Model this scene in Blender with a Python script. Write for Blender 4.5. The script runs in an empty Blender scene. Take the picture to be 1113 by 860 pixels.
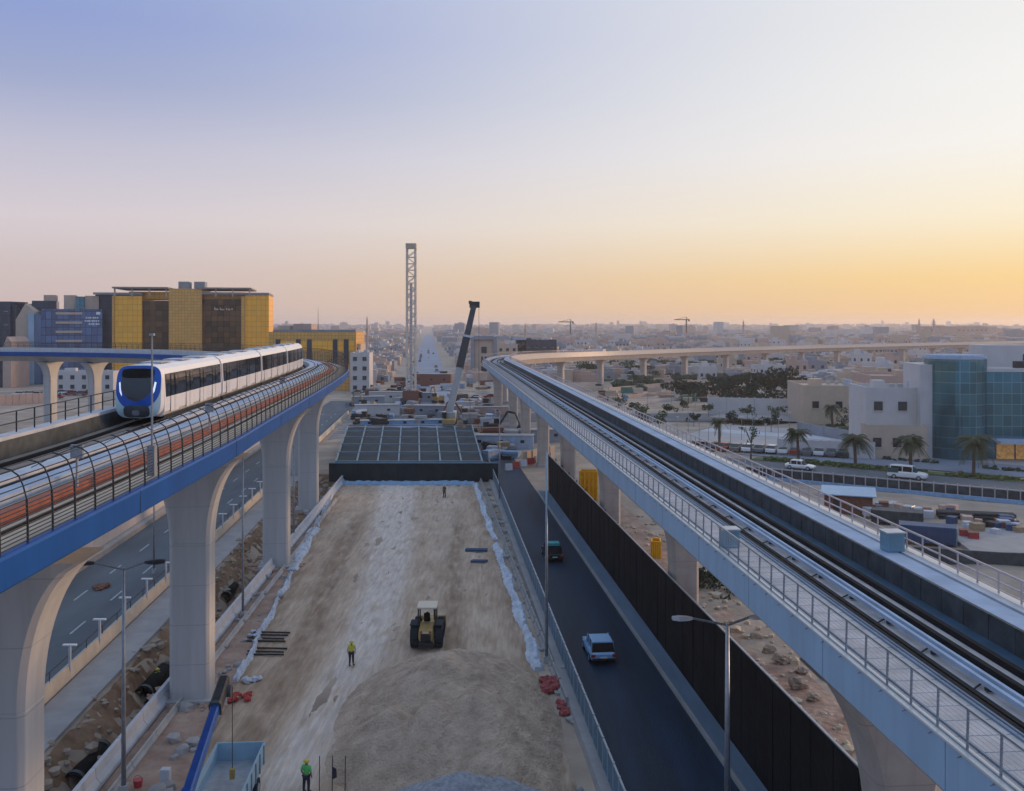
import bpy, bmesh, math, random
from mathutils import Vector, Matrix
random.seed(7)
R = math.radians
S = bpy.context.scene
COL = S.collection

# ------------------------------------------------------------------ camera
F = 1000.0                       # focal length in photo pixels (photo is 1113 wide)
H = 25.0                         # camera height above the site
cam_d = bpy.data.cameras.new('camera'); cam = bpy.data.objects.new('camera', cam_d); COL.objects.link(cam)
cam.location = (0, 0, H); cam.rotation_euler = (R(90), 0, 0)
cam_d.sensor_width = 36; cam_d.lens = F / 1113 * 36
cam_d.shift_y = -(430 - 353) / 1113
cam_d.clip_end = 60000; cam_d.clip_start = 0.5
S.camera = cam
# ------------------------------------------------------------------ world
SUN_EL, SUN_AZ = 6.0, 62.0       # degrees; azimuth measured from the view direction to the right
world = bpy.data.worlds.new("World"); S.world = world; world.use_nodes = True
nt = world.node_tree; nt.nodes.clear()
def N(t, **k):
    n = nt.nodes.new(t)
    for a, b in k.items(): setattr(n, a, b)
    return n
def L(a, b): nt.links.new(a, b)
out = N('ShaderNodeOutputWorld'); bg = N('ShaderNodeBackground'); L(bg.outputs[0], out.inputs[0])
sky = N('ShaderNodeTexSky', sky_type='NISHITA', sun_disc=False, sun_elevation=R(SUN_EL), sun_rotation=R(SUN_AZ),
        altitude=600, air_density=1.0, dust_density=2.0, ozone_density=2.5)
tc = N('ShaderNodeTexCoord')
sep = N('ShaderNodeSeparateXYZ'); L(tc.outputs['Generated'], sep.inputs[0])
el = N('ShaderNodeMath', operation='ARCSINE'); L(sep.outputs[2], el.inputs[0])
eln = N('ShaderNodeMapRange'); L(el.outputs[0], eln.inputs[0]); eln.inputs[1].default_value = 0; eln.inputs[2].default_value = R(90)
sv = N('ShaderNodeCombineXYZ'); L(sep.outputs[0], sv.inputs[0]); L(sep.outputs[1], sv.inputs[1])
nrm = N('ShaderNodeVectorMath', operation='NORMALIZE'); L(sv.outputs[0], nrm.inputs[0])
dt = N('ShaderNodeVectorMath', operation='DOT_PRODUCT'); L(nrm.outputs[0], dt.inputs[0])
dt.inputs[1].default_value = (math.sin(R(38)), math.cos(R(38)), 0)
mr0 = N('ShaderNodeMapRange'); L(dt.outputs['Value'], mr0.inputs[0]); mr0.inputs[1].default_value = 0.36; mr0.inputs[2].default_value = 1.0
mr = N('ShaderNodeMath', operation='POWER'); L(mr0.outputs[0], mr.inputs[0]); mr.inputs[1].default_value = 2.1
def lin(c):
    return tuple(((v/255)/12.92 if v/255 <= .04045 else ((v/255+.055)/1.055)**2.4) for v in c) + (1,)
def ramp(stops):
    r = N('ShaderNodeValToRGB'); L(eln.outputs[0], r.inputs[0])
    e = r.color_ramp.elements
    while len(e) > 1: e.remove(e[-1])
    e[0].position = 0; e[0].color = lin(stops[0][1])
    for p, c in stops[1:]:
        k = e.new(p/90); k.color = lin(c)
    return r
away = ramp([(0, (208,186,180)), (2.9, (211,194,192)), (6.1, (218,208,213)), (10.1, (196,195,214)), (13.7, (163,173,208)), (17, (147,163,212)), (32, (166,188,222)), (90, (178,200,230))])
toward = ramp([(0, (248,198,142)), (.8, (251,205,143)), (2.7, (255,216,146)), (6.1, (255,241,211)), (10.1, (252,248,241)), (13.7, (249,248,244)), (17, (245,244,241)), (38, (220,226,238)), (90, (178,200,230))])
behind = ramp([(0, (146,160,188)), (8, (150,166,202)), (20, (154,178,216)), (40, (164,190,226)), (90, (178,200,230))])  # rear and overhead sky brightened past dusk level, added light for the ground
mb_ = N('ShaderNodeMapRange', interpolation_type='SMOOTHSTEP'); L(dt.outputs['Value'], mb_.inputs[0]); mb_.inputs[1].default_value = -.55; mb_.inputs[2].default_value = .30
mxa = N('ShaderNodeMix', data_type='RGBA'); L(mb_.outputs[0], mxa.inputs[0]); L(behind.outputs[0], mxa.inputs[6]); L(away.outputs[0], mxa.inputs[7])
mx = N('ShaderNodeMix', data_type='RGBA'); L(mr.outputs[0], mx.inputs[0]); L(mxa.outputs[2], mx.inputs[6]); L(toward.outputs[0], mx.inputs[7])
# the physical sky at dusk, blended with measured and brightened dusk colours
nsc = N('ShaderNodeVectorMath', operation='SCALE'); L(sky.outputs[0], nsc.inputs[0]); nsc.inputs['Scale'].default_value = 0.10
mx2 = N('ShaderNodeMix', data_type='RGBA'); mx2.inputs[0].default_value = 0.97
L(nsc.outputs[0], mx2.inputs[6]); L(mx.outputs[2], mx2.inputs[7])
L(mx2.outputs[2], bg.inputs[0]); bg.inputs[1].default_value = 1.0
# ------------------------------------------------------------------ sun (almost gone)
sd = bpy.data.lights.new('sun', 'SUN'); sd.energy = 2.3; sd.angle = R(9); sd.color = (1.0, 0.62, 0.34)
so = bpy.data.objects.new('sun', sd); COL.objects.link(so)
dv = Vector((math.sin(R(SUN_AZ))*math.cos(R(SUN_EL)), math.cos(R(SUN_AZ))*math.cos(R(SUN_EL)), math.sin(R(SUN_EL))))
so.rotation_euler = dv.to_track_quat('Z', 'Y').to_euler(); so.location = dv*300
S.view_settings.view_transform = 'Standard'; S.view_settings.look = 'None'; S.view_settings.exposure = 0.0; S.view_settings.gamma = 1.0
S.cycles.volume_bounces = 1; S.cycles.max_bounces = 6

# ------------------------------------------------------------------ helpers
def px(x, y, z=0.0):             # photo pixel on the level z -> ground point
    d = (H - z) * F / (y - 353.0)
    return ((x - 556.5) / F * d, d)
def mat(name, col, rough=.8, metal=0, var=.15, scale=1.0, bump=0.0, bscale=None, col2=None, stretch=None, emit=0, spec=.5, trans=0, detail=6, joints=0):
    m = bpy.data.materials.new(name); m.use_nodes = True
    t = m.node_tree; b = t.nodes['Principled BSDF']
    b.inputs['Roughness'].default_value = rough; b.inputs['Metallic'].default_value = metal
    b.inputs['Specular IOR Level'].default_value = spec
    if trans: b.inputs['Transmission Weight'].default_value = trans
    c = t.nodes.new('ShaderNodeTexCoord'); src = c.outputs['Object']
    if stretch:
        mp = t.nodes.new('ShaderNodeMapping'); t.links.new(src, mp.inputs[0]); mp.inputs['Scale'].default_value = stretch; src = mp.outputs[0]
    n = t.nodes.new('ShaderNodeTexNoise'); t.links.new(src, n.inputs['Vector']); n.inputs['Scale'].default_value = scale; n.inputs['Detail'].default_value = detail
    n.inputs['Roughness'].default_value = .6
    mr = t.nodes.new('ShaderNodeMapRange'); t.links.new(n.outputs[0], mr.inputs[0]); mr.inputs[1].default_value = .32; mr.inputs[2].default_value = .68
    mx = t.nodes.new('ShaderNodeMix'); mx.data_type = 'RGBA'; t.links.new(mr.outputs[0], mx.inputs[0])
    c1 = tuple(v*(1-var) for v in col); c2 = col2 if col2 else tuple(min(1, v*(1+var)) for v in col)
    mx.inputs[6].default_value = (*c1, 1); mx.inputs[7].default_value = (*c2, 1)
    outc = mx.outputs[2]
    if joints:
        sp = t.nodes.new('ShaderNodeSeparateXYZ'); t.links.new(c.outputs['Object'], sp.inputs[0])
        dv_ = t.nodes.new('ShaderNodeMath'); dv_.operation = 'DIVIDE'; t.links.new(sp.outputs[2], dv_.inputs[0]); dv_.inputs[1].default_value = joints
        fr_ = t.nodes.new('ShaderNodeMath'); fr_.operation = 'FRACT'; t.links.new(dv_.outputs[0], fr_.inputs[0])
        lt_ = t.nodes.new('ShaderNodeMath'); lt_.operation = 'LESS_THAN'; t.links.new(fr_.outputs[0], lt_.inputs[0]); lt_.inputs[1].default_value = .018
        n3 = t.nodes.new('ShaderNodeTexNoise'); mp3 = t.nodes.new('ShaderNodeMapping'); mp3.inputs['Scale'].default_value = (3.5,3.5,.12)
        t.links.new(c.outputs['Object'], mp3.inputs[0]); t.links.new(mp3.outputs[0], n3.inputs[0]); n3.inputs['Scale'].default_value = 1; n3.inputs['Detail'].default_value = 7
        r3 = t.nodes.new('ShaderNodeMapRange'); t.links.new(n3.outputs[0], r3.inputs[0]); r3.inputs[1].default_value = .5; r3.inputs[2].default_value = .72; r3.inputs[4].default_value = .35
        mxx = t.nodes.new('ShaderNodeMath'); mxx.operation = 'MAXIMUM'; t.links.new(lt_.outputs[0], mxx.inputs[0]); t.links.new(r3.outputs[0], mxx.inputs[1])
        mj = t.nodes.new('ShaderNodeMix'); mj.data_type = 'RGBA'; t.links.new(mxx.outputs[0], mj.inputs[0]); t.links.new(outc, mj.inputs[6]); mj.inputs[7].default_value = (*[v*.76 for v in col], 1)
        outc = mj.outputs[2]
    t.links.new(outc, b.inputs['Base Color'])
    if bump:
        n2 = t.nodes.new('ShaderNodeTexNoise'); t.links.new(src, n2.inputs['Vector']); n2.inputs['Scale'].default_value = bscale or scale*4; n2.inputs['Detail'].default_value = 8
        bp = t.nodes.new('ShaderNodeBump'); t.links.new(n2.outputs[0], bp.inputs['Height']); bp.inputs['Strength'].default_value = bump; bp.inputs['Distance'].default_value = .2
        t.links.new(bp.outputs[0], b.inputs['Normal'])
    if emit:
        b.inputs['Emission Color'].default_value = (*col, 1); b.inputs['Emission Strength'].default_value = emit
    return m
class MB:
    def __init__(s): s.v = []; s.f = []; s.m = []
    def add(s, vs, fs, mi=0):
        o = len(s.v); s.v += [tuple(v) for v in vs]
        for f in fs: s.f.append([i+o for i in f]); s.m.append(mi)
        return s
    def box(s, c, d, rz=0, mi=0, rx=0, ry=0, taper=1.0):
        M = Matrix.Translation(c) @ Matrix.Rotation(rz, 4, 'Z') @ Matrix.Rotation(ry, 4, 'Y') @ Matrix.Rotation(rx, 4, 'X')
        x, y, z = d[0]/2, d[1]/2, d[2]/2; t = taper
        vs = [M @ Vector(p) for p in ((-x,-y,-z),(x,-y,-z),(x,y,-z),(-x,y,-z),(-x*t,-y*t,z),(x*t,-y*t,z),(x*t,y*t,z),(-x*t,y*t,z))]
        return s.add(vs, [(3,2,1,0),(4,5,6,7),(0,1,5,4),(1,2,6,5),(2,3,7,6),(3,0,4,7)], mi)
    def tube(s, p0, p1, r0, r1=None, n=8, mi=0, cap=True):
        r1 = r0 if r1 is None else r1
        p0, p1 = Vector(p0), Vector(p1); a = (p1-p0)
        if a.length < 1e-6: return s
        a.normalize(); u = a.orthogonal().normalized(); w = a.cross(u)
        vs = []
        for p, r in ((p0, r0), (p1, r1)):
            for i in range(n):
                t = 2*math.pi*i/n; vs.append(p + (u*math.cos(t) + w*math.sin(t))*r)
        fs = [(i, (i+1) % n, n+(i+1) % n, n+i) for i in range(n)]
        if cap: fs += [tuple(range(n-1, -1, -1)), tuple(range(n, 2*n))]
        return s.add(vs, fs, mi)
    def line(s, pts, r, n=6, mi=0):
        for a, b in zip(pts[:-1], pts[1:]): s.tube(a, b, r, n=n, mi=mi)
        return s
    def prism(s, poly, z0, z1, mi=0):
        n = len(poly); vs = [(p[0], p[1], z0) for p in poly] + [(p[0], p[1], z1) for p in poly]
        fs = [(i, (i+1) % n, n+(i+1) % n, n+i) for i in range(n)] + [tuple(range(n-1, -1, -1)), tuple(range(n, 2*n))]
        return s.add(vs, fs, mi)
    def loft(s, rings, mi=0, cap=True):
        n = len(rings[0]); vs = [p for r in rings for p in r]; fs = []
        for k in range(len(rings)-1):
            for i in range(n):
                j = (i+1) % n; fs.append((k*n+i, k*n+j, (k+1)*n+j, (k+1)*n+i))
        if cap: fs += [tuple(range(n-1, -1, -1)), tuple(range((len(rings)-1)*n, len(rings)*n))]
        return s.add(vs, fs, mi)
    def blob(s, c, r, seg=7, rough=.25, sq=(1,1,1), mi=0, rnd=random):
        vs = []; fs = []; rows = max(3, seg-2)
        for i in range(1, rows):
            ph = math.pi*i/rows
            for j in range(seg):
                th = 2*math.pi*j/seg; k = r*(1+rnd.uniform(-rough, rough))
                vs.append((c[0]+k*sq[0]*math.sin(ph)*math.cos(th), c[1]+k*sq[1]*math.sin(ph)*math.sin(th), c[2]+k*sq[2]*math.cos(ph)))
        top = len(vs); vs.append((c[0], c[1], c[2]+r*sq[2])); bot = len(vs); vs.append((c[0], c[1], c[2]-r*sq[2]))
        for i in range(rows-2):
            for j in range(seg): fs.append((i*seg+j, (i+1)*seg+j, (i+1)*seg+(j+1) % seg, i*seg+(j+1) % seg))
        for j in range(seg): fs.append((top, j, (j+1) % seg)); fs.append((bot, (rows-2)*seg+(j+1) % seg, (rows-2)*seg+j))
        return s.add(vs, fs, mi)
    def build(s, name, mats, parent=None, smooth=False, world_pts=False, bevel=0):
        if not isinstance(mats, (list, tuple)): mats = [mats]
        me = bpy.data.meshes.new(name); vs = s.v
        off = parent.location if (parent is not None and world_pts) else None
        if off is not None: vs = [(v[0]-off[0], v[1]-off[1], v[2]-off[2]) for v in vs]
        me.from_pydata(vs, [], s.f)
        for m in mats: me.materials.append(m)
        if len(mats) > 1: me.polygons.foreach_set('material_index', s.m)
        if smooth: me.polygons.foreach_set('use_smooth', [True]*len(me.polygons))
        me.validate(); me.update()
        b = bmesh.new(); b.from_mesh(me); bmesh.ops.recalc_face_normals(b, faces=b.faces); b.to_mesh(me); b.free()
        o = bpy.data.objects.new(name, me); COL.objects.link(o)
        if parent is not None: o.parent = parent
        if bevel:
            md = o.modifiers.new('edge', 'BEVEL'); md.width = bevel; md.segments = 2; md.limit_method = 'ANGLE'
        return o
def tag(o, label=None, cat=None, group=None, kind=None):
    if label: o['label'] = label
    if cat: o['category'] = cat
    if group: o['group'] = group
    if kind: o['kind'] = kind
    return o
def thing(name, loc, label, cat, rz=0, group=None):
    o = bpy.data.objects.new(name, None); COL.objects.link(o); o.empty_display_size = .3
    o.location = loc; o.rotation_euler = (0, 0, rz)
    return tag(o, label, cat, group)
def clone(o, loc, rz=0, label=None, group=None, scale=None):
    c = o.copy(); COL.objects.link(c); c.location = loc; c.rotation_euler = (0, 0, rz)
    if scale: c.scale = (scale, scale, scale)
    if label: c['label'] = label
    if group: c['group'] = group
    def rec(a, b):
        for ch in [q for q in a.children]:
            k = ch.copy(); COL.objects.link(k); k.parent = b; rec(ch, k)
    rec(o, c); return c
# ---- paths
class Path:
    def __init__(s, pts, step=1.0):
        dense = []
        P = [Vector(p) for p in pts]
        P = [P[0]*2-P[1]] + P + [P[-1]*2-P[-2]]
        for i in range(1, len(P)-2):
            n = 24
            for k in range(n):
                t = k/n; a, b, c, d = P[i-1], P[i], P[i+1], P[i+2]
                dense.append(.5*((2*b)+(c-a)*t+(2*a-5*b+4*c-d)*t*t+(3*b-a-3*c+d)*t**3))
        dense.append(P[-2]); s.p = dense; s.s = [0]
        for a, b in zip(dense[:-1], dense[1:]): s.s.append(s.s[-1]+(b-a).length)
        s.len = s.s[-1]; s.k = 0
    def at(s, q, o=0):
        q = max(0, min(s.len-1e-4, q))
        lo, hi = 0, len(s.s)-1
        while hi-lo > 1:
            m = (lo+hi)//2
            if s.s[m] <= q: lo = m
            else: hi = m
        t = (q-s.s[lo])/(s.s[hi]-s.s[lo]); p = s.p[lo].lerp(s.p[hi], t)
        a = s.p[max(0, lo-3)]; b = s.p[min(len(s.p)-1, hi+3)]; tn = (b-a).normalized()
        return Vector((p.x+tn.y*o, p.y-tn.x*o)), tn
    def sy(s, y):                   # arc length at which the near, monotone part reaches depth y
        for i in range(len(s.p)-1):
            if s.p[i].y <= y <= s.p[i+1].y: return s.s[i]+(y-s.p[i].y)/(s.p[i+1].y-s.p[i].y)*(s.s[i+1]-s.s[i])
        return 0
def samples(s0, s1):
    q = s0; r = [q]
    while q < s1:
        q += 2.5 if q < 160 else 5
        r.append(min(q, s1))
    return r
def sweep(mb, path, prof, s0, s1, z=lambda q: 0, mi=0, closed=True):
    rings = []
    for q in samples(s0, s1):
        r = []
        for o, h in prof:
            p, t = path.at(q, o); r.append((p.x, p.y, h+z(q)))
        rings.append(r)
    if closed: mb.loft(rings, mi)
    else:
        n = len(prof); vs = [p for r in rings for p in r]; fs = []
        for k in range(len(rings)-1):
            for i in range(n-1): fs.append((k*n+i, k*n+i+1, (k+1)*n+i+1, (k+1)*n+i))
        mb.add(vs, fs, mi)
def rect(o0, o1, z0, z1): return [(o0, z0), (o1, z0), (o1, z1), (o0, z1)]
def sm(a, b, x):
    t = max(0, min(1, (x-a)/(b-a))); return t*t*(3-2*t)

# ------------------------------------------------------------------ materials
M = {}
def mk(k, *a, **kw): M[k] = mat(k, *a, **kw); return M[k]
mk('earth', (.40,.31,.24), .95, var=.35, scale=.12, bump=.7, bscale=1.2, col2=(.50,.41,.33))
mk('red_earth', (.40,.25,.19), .95, var=.3, scale=.5, bump=.9, bscale=2, col2=(.46,.33,.26))
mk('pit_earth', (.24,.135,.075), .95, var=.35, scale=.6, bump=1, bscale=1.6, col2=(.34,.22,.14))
mk('sand', (.50,.375,.28), .97, var=.25, scale=.7, bump=1.0, bscale=7, col2=(.62,.49,.38), detail=12)
mk('gravel', (.33,.36,.41), .95, var=.3, scale=3, bump=.8, bscale=14)
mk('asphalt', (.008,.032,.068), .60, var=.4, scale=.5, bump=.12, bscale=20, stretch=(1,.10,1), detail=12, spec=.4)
mk('asphalt_old', (.10,.12,.14), .8, var=.2, scale=.3, bump=.15, bscale=12, stretch=(1,.3,1))
mk('paving', (.34,.33,.33), .85, var=.12, scale=.6, bump=.15)
mk('median_blue', (.16,.24,.34), .8, var=.15, scale=.8, stretch=(1,.2,1))
mk('paint', (.38,.40,.42), .6, var=.25, scale=4)
mk('concrete', (.40,.40,.40), .72, var=.14, scale=.5, bump=.08, bscale=5, stretch=(1,1,.35))
mk('concrete_pier', (.47,.47,.47), .5, var=.12, scale=.45, bump=.05, bscale=4, stretch=(1.5,1.5,.18), joints=2.6)
mk('concrete_rose', (.48,.42,.37), .7, var=.14, scale=.6, bump=.1, joints=2.4)
mk('concrete_tan', (.52,.43,.32), .8, var=.15, scale=.6, bump=.1)
mk('brown_slab', (.27,.23,.20), .85, var=.2, scale=.8, bump=.1)
mk('white_slab', (.52,.54,.58), .8, var=.1, scale=.8, bump=.03, spec=.2)
mk('joint', (.02,.03,.05), .8)
mk('joint_pale', (.16,.22,.30), .8)
mk('deck_slab', (.52,.48,.47), .9, var=.2, scale=1.2, spec=.15, detail=10)
mk('coping_smooth', (.62,.60,.58), .28, var=.06, scale=.5)
mk('rail', (.012,.013,.016), .75, var=.2, scale=3, spec=.15)
mk('blue_paint', (.002,.070,.29), .45, var=.15, scale=.4, stretch=(1,1,.3), spec=.22, joints=30)
mk('pale_blue_paint', (.32,.47,.63), .45, var=.10, scale=.5, stretch=(1,1,.3), spec=.35, joints=30)
mk('deep_blue', (.035,.09,.15), .5, var=.3, scale=.8)
mk('dark_panel', (.045,.058,.066), .6, var=.5, scale=1.2)
mk('pale_panel', (.38,.46,.58), .85, var=.15, scale=.7, spec=.25)
mk('orange', (.36,.125,.085), .8, var=.15, scale=2, spec=.2)
mk('dark_steel', (.03,.033,.04), .5, metal=.3, var=.3, scale=3)
mk('grey_steel', (.28,.32,.37), .4, metal=.5, var=.15, scale=3)
mk('galv', (.45,.48,.52), .4, metal=.4, var=.12, scale=3)
mk('rose_steel', (.50,.42,.42), .5, var=.12, scale=3)
mk('white', (.78,.80,.82), .35, var=.05, scale=1)
mk('train_white', (.80,.80,.80), .22, var=.03, scale=.6, spec=.6)
mk('train_blue', (.0,.075,.42), .22, var=.1, scale=1)
mk('train_pale', (.45,.62,.68), .3, var=.05, scale=1)
mk('glass_dark', (.012,.016,.022), .06, var=.4, scale=.9, spec=.8)
mk('lamp_on', (.8,.9,1.0), .3, emit=.55)
mk('black_cloth', (.012,.012,.013), .85, var=.35, scale=.5, bump=.3, bscale=2, spec=.2)
mk('dark_net', (.007,.022,.032), .75, var=.4, scale=.5, bump=.3)
mk('blue_beam', (.14,.25,.32), .5, var=.15)
mk('blue_film', (.22,.38,.58), .5, var=.2, scale=1.5, bump=.4)
mk('white_cloth', (.55,.61,.70), .8, var=.2, scale=1.5, bump=.6, bscale=4)
mk('yellow', (.62,.38,.05), .6, var=.45, scale=2.5, col2=(.42,.30,.14))
mk('yellow_bright', (.85,.42,.002), .55, var=.1, scale=2)
mk('tyre', (.02,.03,.04), .85, var=.2, scale=5, bump=.3)
mk('cream', (.62,.55,.44), .5, var=.08)
mk('crane_blue', (.0,.055,.27), .35, var=.15, scale=2)
mk('red', (.40,.04,.035), .6, var=.25, scale=3)
mk('rust', (.20,.085,.055), .75, var=.3, scale=2)
mk('container_blue', (.03,.075,.17), .5, var=.2, scale=1, stretch=(12,1,.3))
mk('timber', (.33,.24,.15), .8, var=.2, scale=3)
mk('skin', (.30,.17,.11), .6, var=.05)
mk('hi_vis', (.10,.62,.16), .7, var=.1)
mk('hi_vis_yellow', (.62,.60,.05), .7, var=.1)
mk('trousers', (.03,.035,.06), .9, var=.1)
mk('orange_vest', (.65,.2,.05), .7, var=.1)
mk('helmet', (.65,.5,.06), .4, var=.05)
mk('leaf', (.05,.085,.03), .8, var=.4, scale=2)
mk('leaf_dark', (.028,.05,.028), .85, var=.4, scale=.6)
mk('palm_leaf', (.07,.085,.04), .8, var=.35, scale=2)
mk('bark', (.14,.10,.075), .9, var=.3, scale=5, bump=.5)
mk('grass', (.09,.13,.04), .95, var=.35, scale=.5, bump=.5)
mk('hedge', (.085,.12,.03), .95, var=.4, scale=1.5, bump=.8)
mk('wall_cream', (.52,.41,.32), .85, var=.08, scale=.5)
mk('wall_rose', (.50,.36,.30), .85, var=.1, scale=.4)
mk('wall_white', (.56,.53,.52), .8, var=.06, scale=.5)
mk('wall_grey', (.27,.29,.33), .8, var=.12, scale=.4)
mk('roof_grey', (.36,.34,.34), .9, var=.2, scale=.4)
mk('window', (.02,.03,.045), .12, var=.4, scale=.5, spec=.8)
mk('teal_glass', (.03,.12,.16), .10, metal=.0, var=.25, scale=.18, spec=1.0)
mk('blue_glass', (.06,.13,.26), .12, var=.2, scale=.15, spec=1.0)
mk('far_city', (.32,.28,.27), .9, var=.35, scale=.02)
mk('green_container', (.04,.16,.13), .6, var=.2)
mk('plastic_red', (.45,.05,.06), .5, var=.2)
def grid_glass(name, col, line, sx, sz, rough=.25, metal=.6, var=.25, gap=.08):
    """curtain wall: real panes inside mullions, pattern in object space"""
    m = bpy.data.materials.new(name); m.use_nodes = True; t = m.node_tree; b = t.nodes['Principled BSDF']
    c = t.nodes.new('ShaderNodeTexCoord'); sp = t.nodes.new('ShaderNodeSeparateXYZ'); t.links.new(c.outputs['Object'], sp.inputs[0])
    def fr(sock, size):
        d = t.nodes.new('ShaderNodeMath'); d.operation = 'DIVIDE'; t.links.new(sock, d.inputs[0]); d.inputs[1].default_value = size
        f = t.nodes.new('ShaderNodeMath'); f.operation = 'FRACT'; t.links.new(d.outputs[0], f.inputs[0])
        l = t.nodes.new('ShaderNodeMath'); l.operation = 'LESS_THAN'; t.links.new(f.outputs[0], l.inputs[0]); l.inputs[1].default_value = gap
        fl = t.nodes.new('ShaderNodeMath'); fl.operation = 'FLOOR'; t.links.new(d.outputs[0], fl.inputs[0])
        return l.outputs[0], fl.outputs[0]
    ad = t.nodes.new('ShaderNodeMath'); ad.operation = 'ADD'; t.links.new(sp.outputs[0], ad.inputs[0]); t.links.new(sp.outputs[1], ad.inputs[1])
    lx, fx = fr(ad.outputs[0], sx); lz, fz = fr(sp.outputs[2], sz)
    mxm = t.nodes.new('ShaderNodeMath'); mxm.operation = 'MAXIMUM'; t.links.new(lx, mxm.inputs[0]); t.links.new(lz, mxm.inputs[1])
    cb = t.nodes.new('ShaderNodeCombineXYZ'); t.links.new(fx, cb.inputs[0]); t.links.new(fz, cb.inputs[1])
    wn = t.nodes.new('ShaderNodeTexWhiteNoise'); t.links.new(cb.outputs[0], wn.inputs[0])
    m1 = t.nodes.new('ShaderNodeMix'); m1.data_type = 'RGBA'; t.links.new(wn.outputs[0], m1.inputs[0])
    m1.inputs[6].default_value = (*[v*(1-var) for v in col], 1); m1.inputs[7].default_value = (*[v*(1+var) for v in col], 1)
    m2 = t.nodes.new('ShaderNodeMix'); m2.data_type = 'RGBA'; t.links.new(mxm.outputs[0], m2.inputs[0]); t.links.new(m1.outputs[2], m2.inputs[6]); m2.inputs[7].default_value = (*line, 1)
    t.links.new(m2.outputs[2], b.inputs['Base Color']); b.inputs['Roughness'].default_value = rough; b.inputs['Metallic'].default_value = metal
    M[name] = m
grid_glass('gold_glass', (1.0,.50,.05), (.6,.32,.05), 2.0, 2.4, .38, .2, .07)
grid_glass('bronze_glass', (.11,.06,.022), (.03,.02,.012), 2.6, 2.4, .18, .5, .6, .05)
grid_glass('brass_panel', (.72,.40,.10), (.34,.2,.06), 1.3, 1.3, .4, .3, .08)
grid_glass('dark_curtain', (.035,.05,.08), (.02,.025,.03), 2.0, 3.2, .25, .2)
grid_glass('navy_curtain', (.10,.16,.30), (.03,.04,.07), 2.2, 3.4, .25, .2, .3)
grid_glass('teal_curtain', (.06,.19,.24), (.20,.32,.38), 1.5, 1.9, .10, .6, .2, .07)

# ------------------------------------------------------------------ layout lines (x as a function of depth y)
def Xbar(y): return -30.9-(y-60)*.075          # white barrier along the left road
def Xjer(y): return -22.5-(y-49)*.045          # white concrete barriers east of the pit
def XsiteL(y): return -19.3-(y-66)*.10
def XsiteR(y): return 1.7-(y-68)*.10
def Xfence(y): return 5.2-(y-49.3)*.085
def Xmed(y): return 8.5+(87-y)*.097
def Xmedr(y): return 10.0+(87-y)*.093
PO = Vector((41.4, 149.0)); PU = Vector((.829, -.559)); PV = Vector((.559, .829)); PH = 1.6
def plat(u, v): p = PO+PU*u+PV*v; return (p.x, p.y)
def uv(x, y): q = Vector((x, y))-PO; return q.dot(PU), q.dot(PV)
def pnoise(x, y, s):
    return math.sin(x*s*1.3+y*s*.7+1)*math.sin(y*s*1.1-x*s*.5+2)+.5*math.sin(x*s*2.9+.4)*math.sin(y*s*3.1+.9)
def gh(x, y):
    h = .06*pnoise(x, y, .25)
    l, r = Xbar(y)+3.3, Xjer(y)-.35
    if 25 < y < 155 and l-1 < x < r+1:
        k = sm(25, 32, y)*sm(155, 148, y)
        d = min(sm(l, l+2.6+.8*math.sin(y*.35), x), sm(r, r-1.0, x))
        h -= k*d*(2.4+.5*pnoise(x, y, .5))
    u, v = uv(x, y)
    if v > 0 and u > -30: h += (PH-.08)*sm(1.2, 2.6, v)*sm(-30, -14, u)*(1-sm(160, 240, v))
    if x > Xmedr(y)+3 and x < 60 and y < 250 and v < -2:
        h += .35*pnoise(x, y, .12)*sm(Xmedr(y)+3, Xmedr(y)+9, x)*sm(-2, -9, v)
    if y > 2600: h += sm(2600, 5000, y)*(17+6*math.sin(x*.0011+1)*math.sin(x*.00037)+2*math.sin(x*.004))
    return h
# ------------------------------------------------------------------ ground
ORD = 'first second third fourth fifth sixth seventh eighth ninth tenth eleventh twelfth thirteenth fourteenth fifteenth sixteenth seventeenth eighteenth nineteenth twentieth'.split()
def nth(k): return ORD[k] if k < 20 else ('twenty-'+ORD[k-20] if k < 29 else ('thirtieth' if k == 29 else 'thirty-'+ORD[k-30]))
def frange(a, b, st):
    r = []
    while a < b-1e-6: r.append(a); a += st
    return r
xs = [-4400,-4000,-3000,-1800,-1000,-600,-350,-220,-150,-110,-85,-70,-60]+frange(-55, -20, .8)+frange(-20, 20, 2.5)+frange(20, 130, 1.6)+[130,150,180,240,320,450,650,1000,1800,3000,4000,4400]
ys = [-60,-20,0,10,18]+frange(22, 160, 1.2)+frange(160, 230, 2.5)+[230,240,255,275,300,340,400,480,600,800,1100,1500,2200,3000,3600,4200,4800,5400]
g = MB(); nx = len(xs)
g.add([(x, y, gh(x, y)) for y in ys for x in xs], [(j*nx+i, j*nx+i+1, (j+1)*nx+i+1, (j+1)*nx+i) for j in range(len(ys)-1) for i in range(nx-1)])
tag(g.build('ground', M['earth'], smooth=True), kind='structure')
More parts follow.
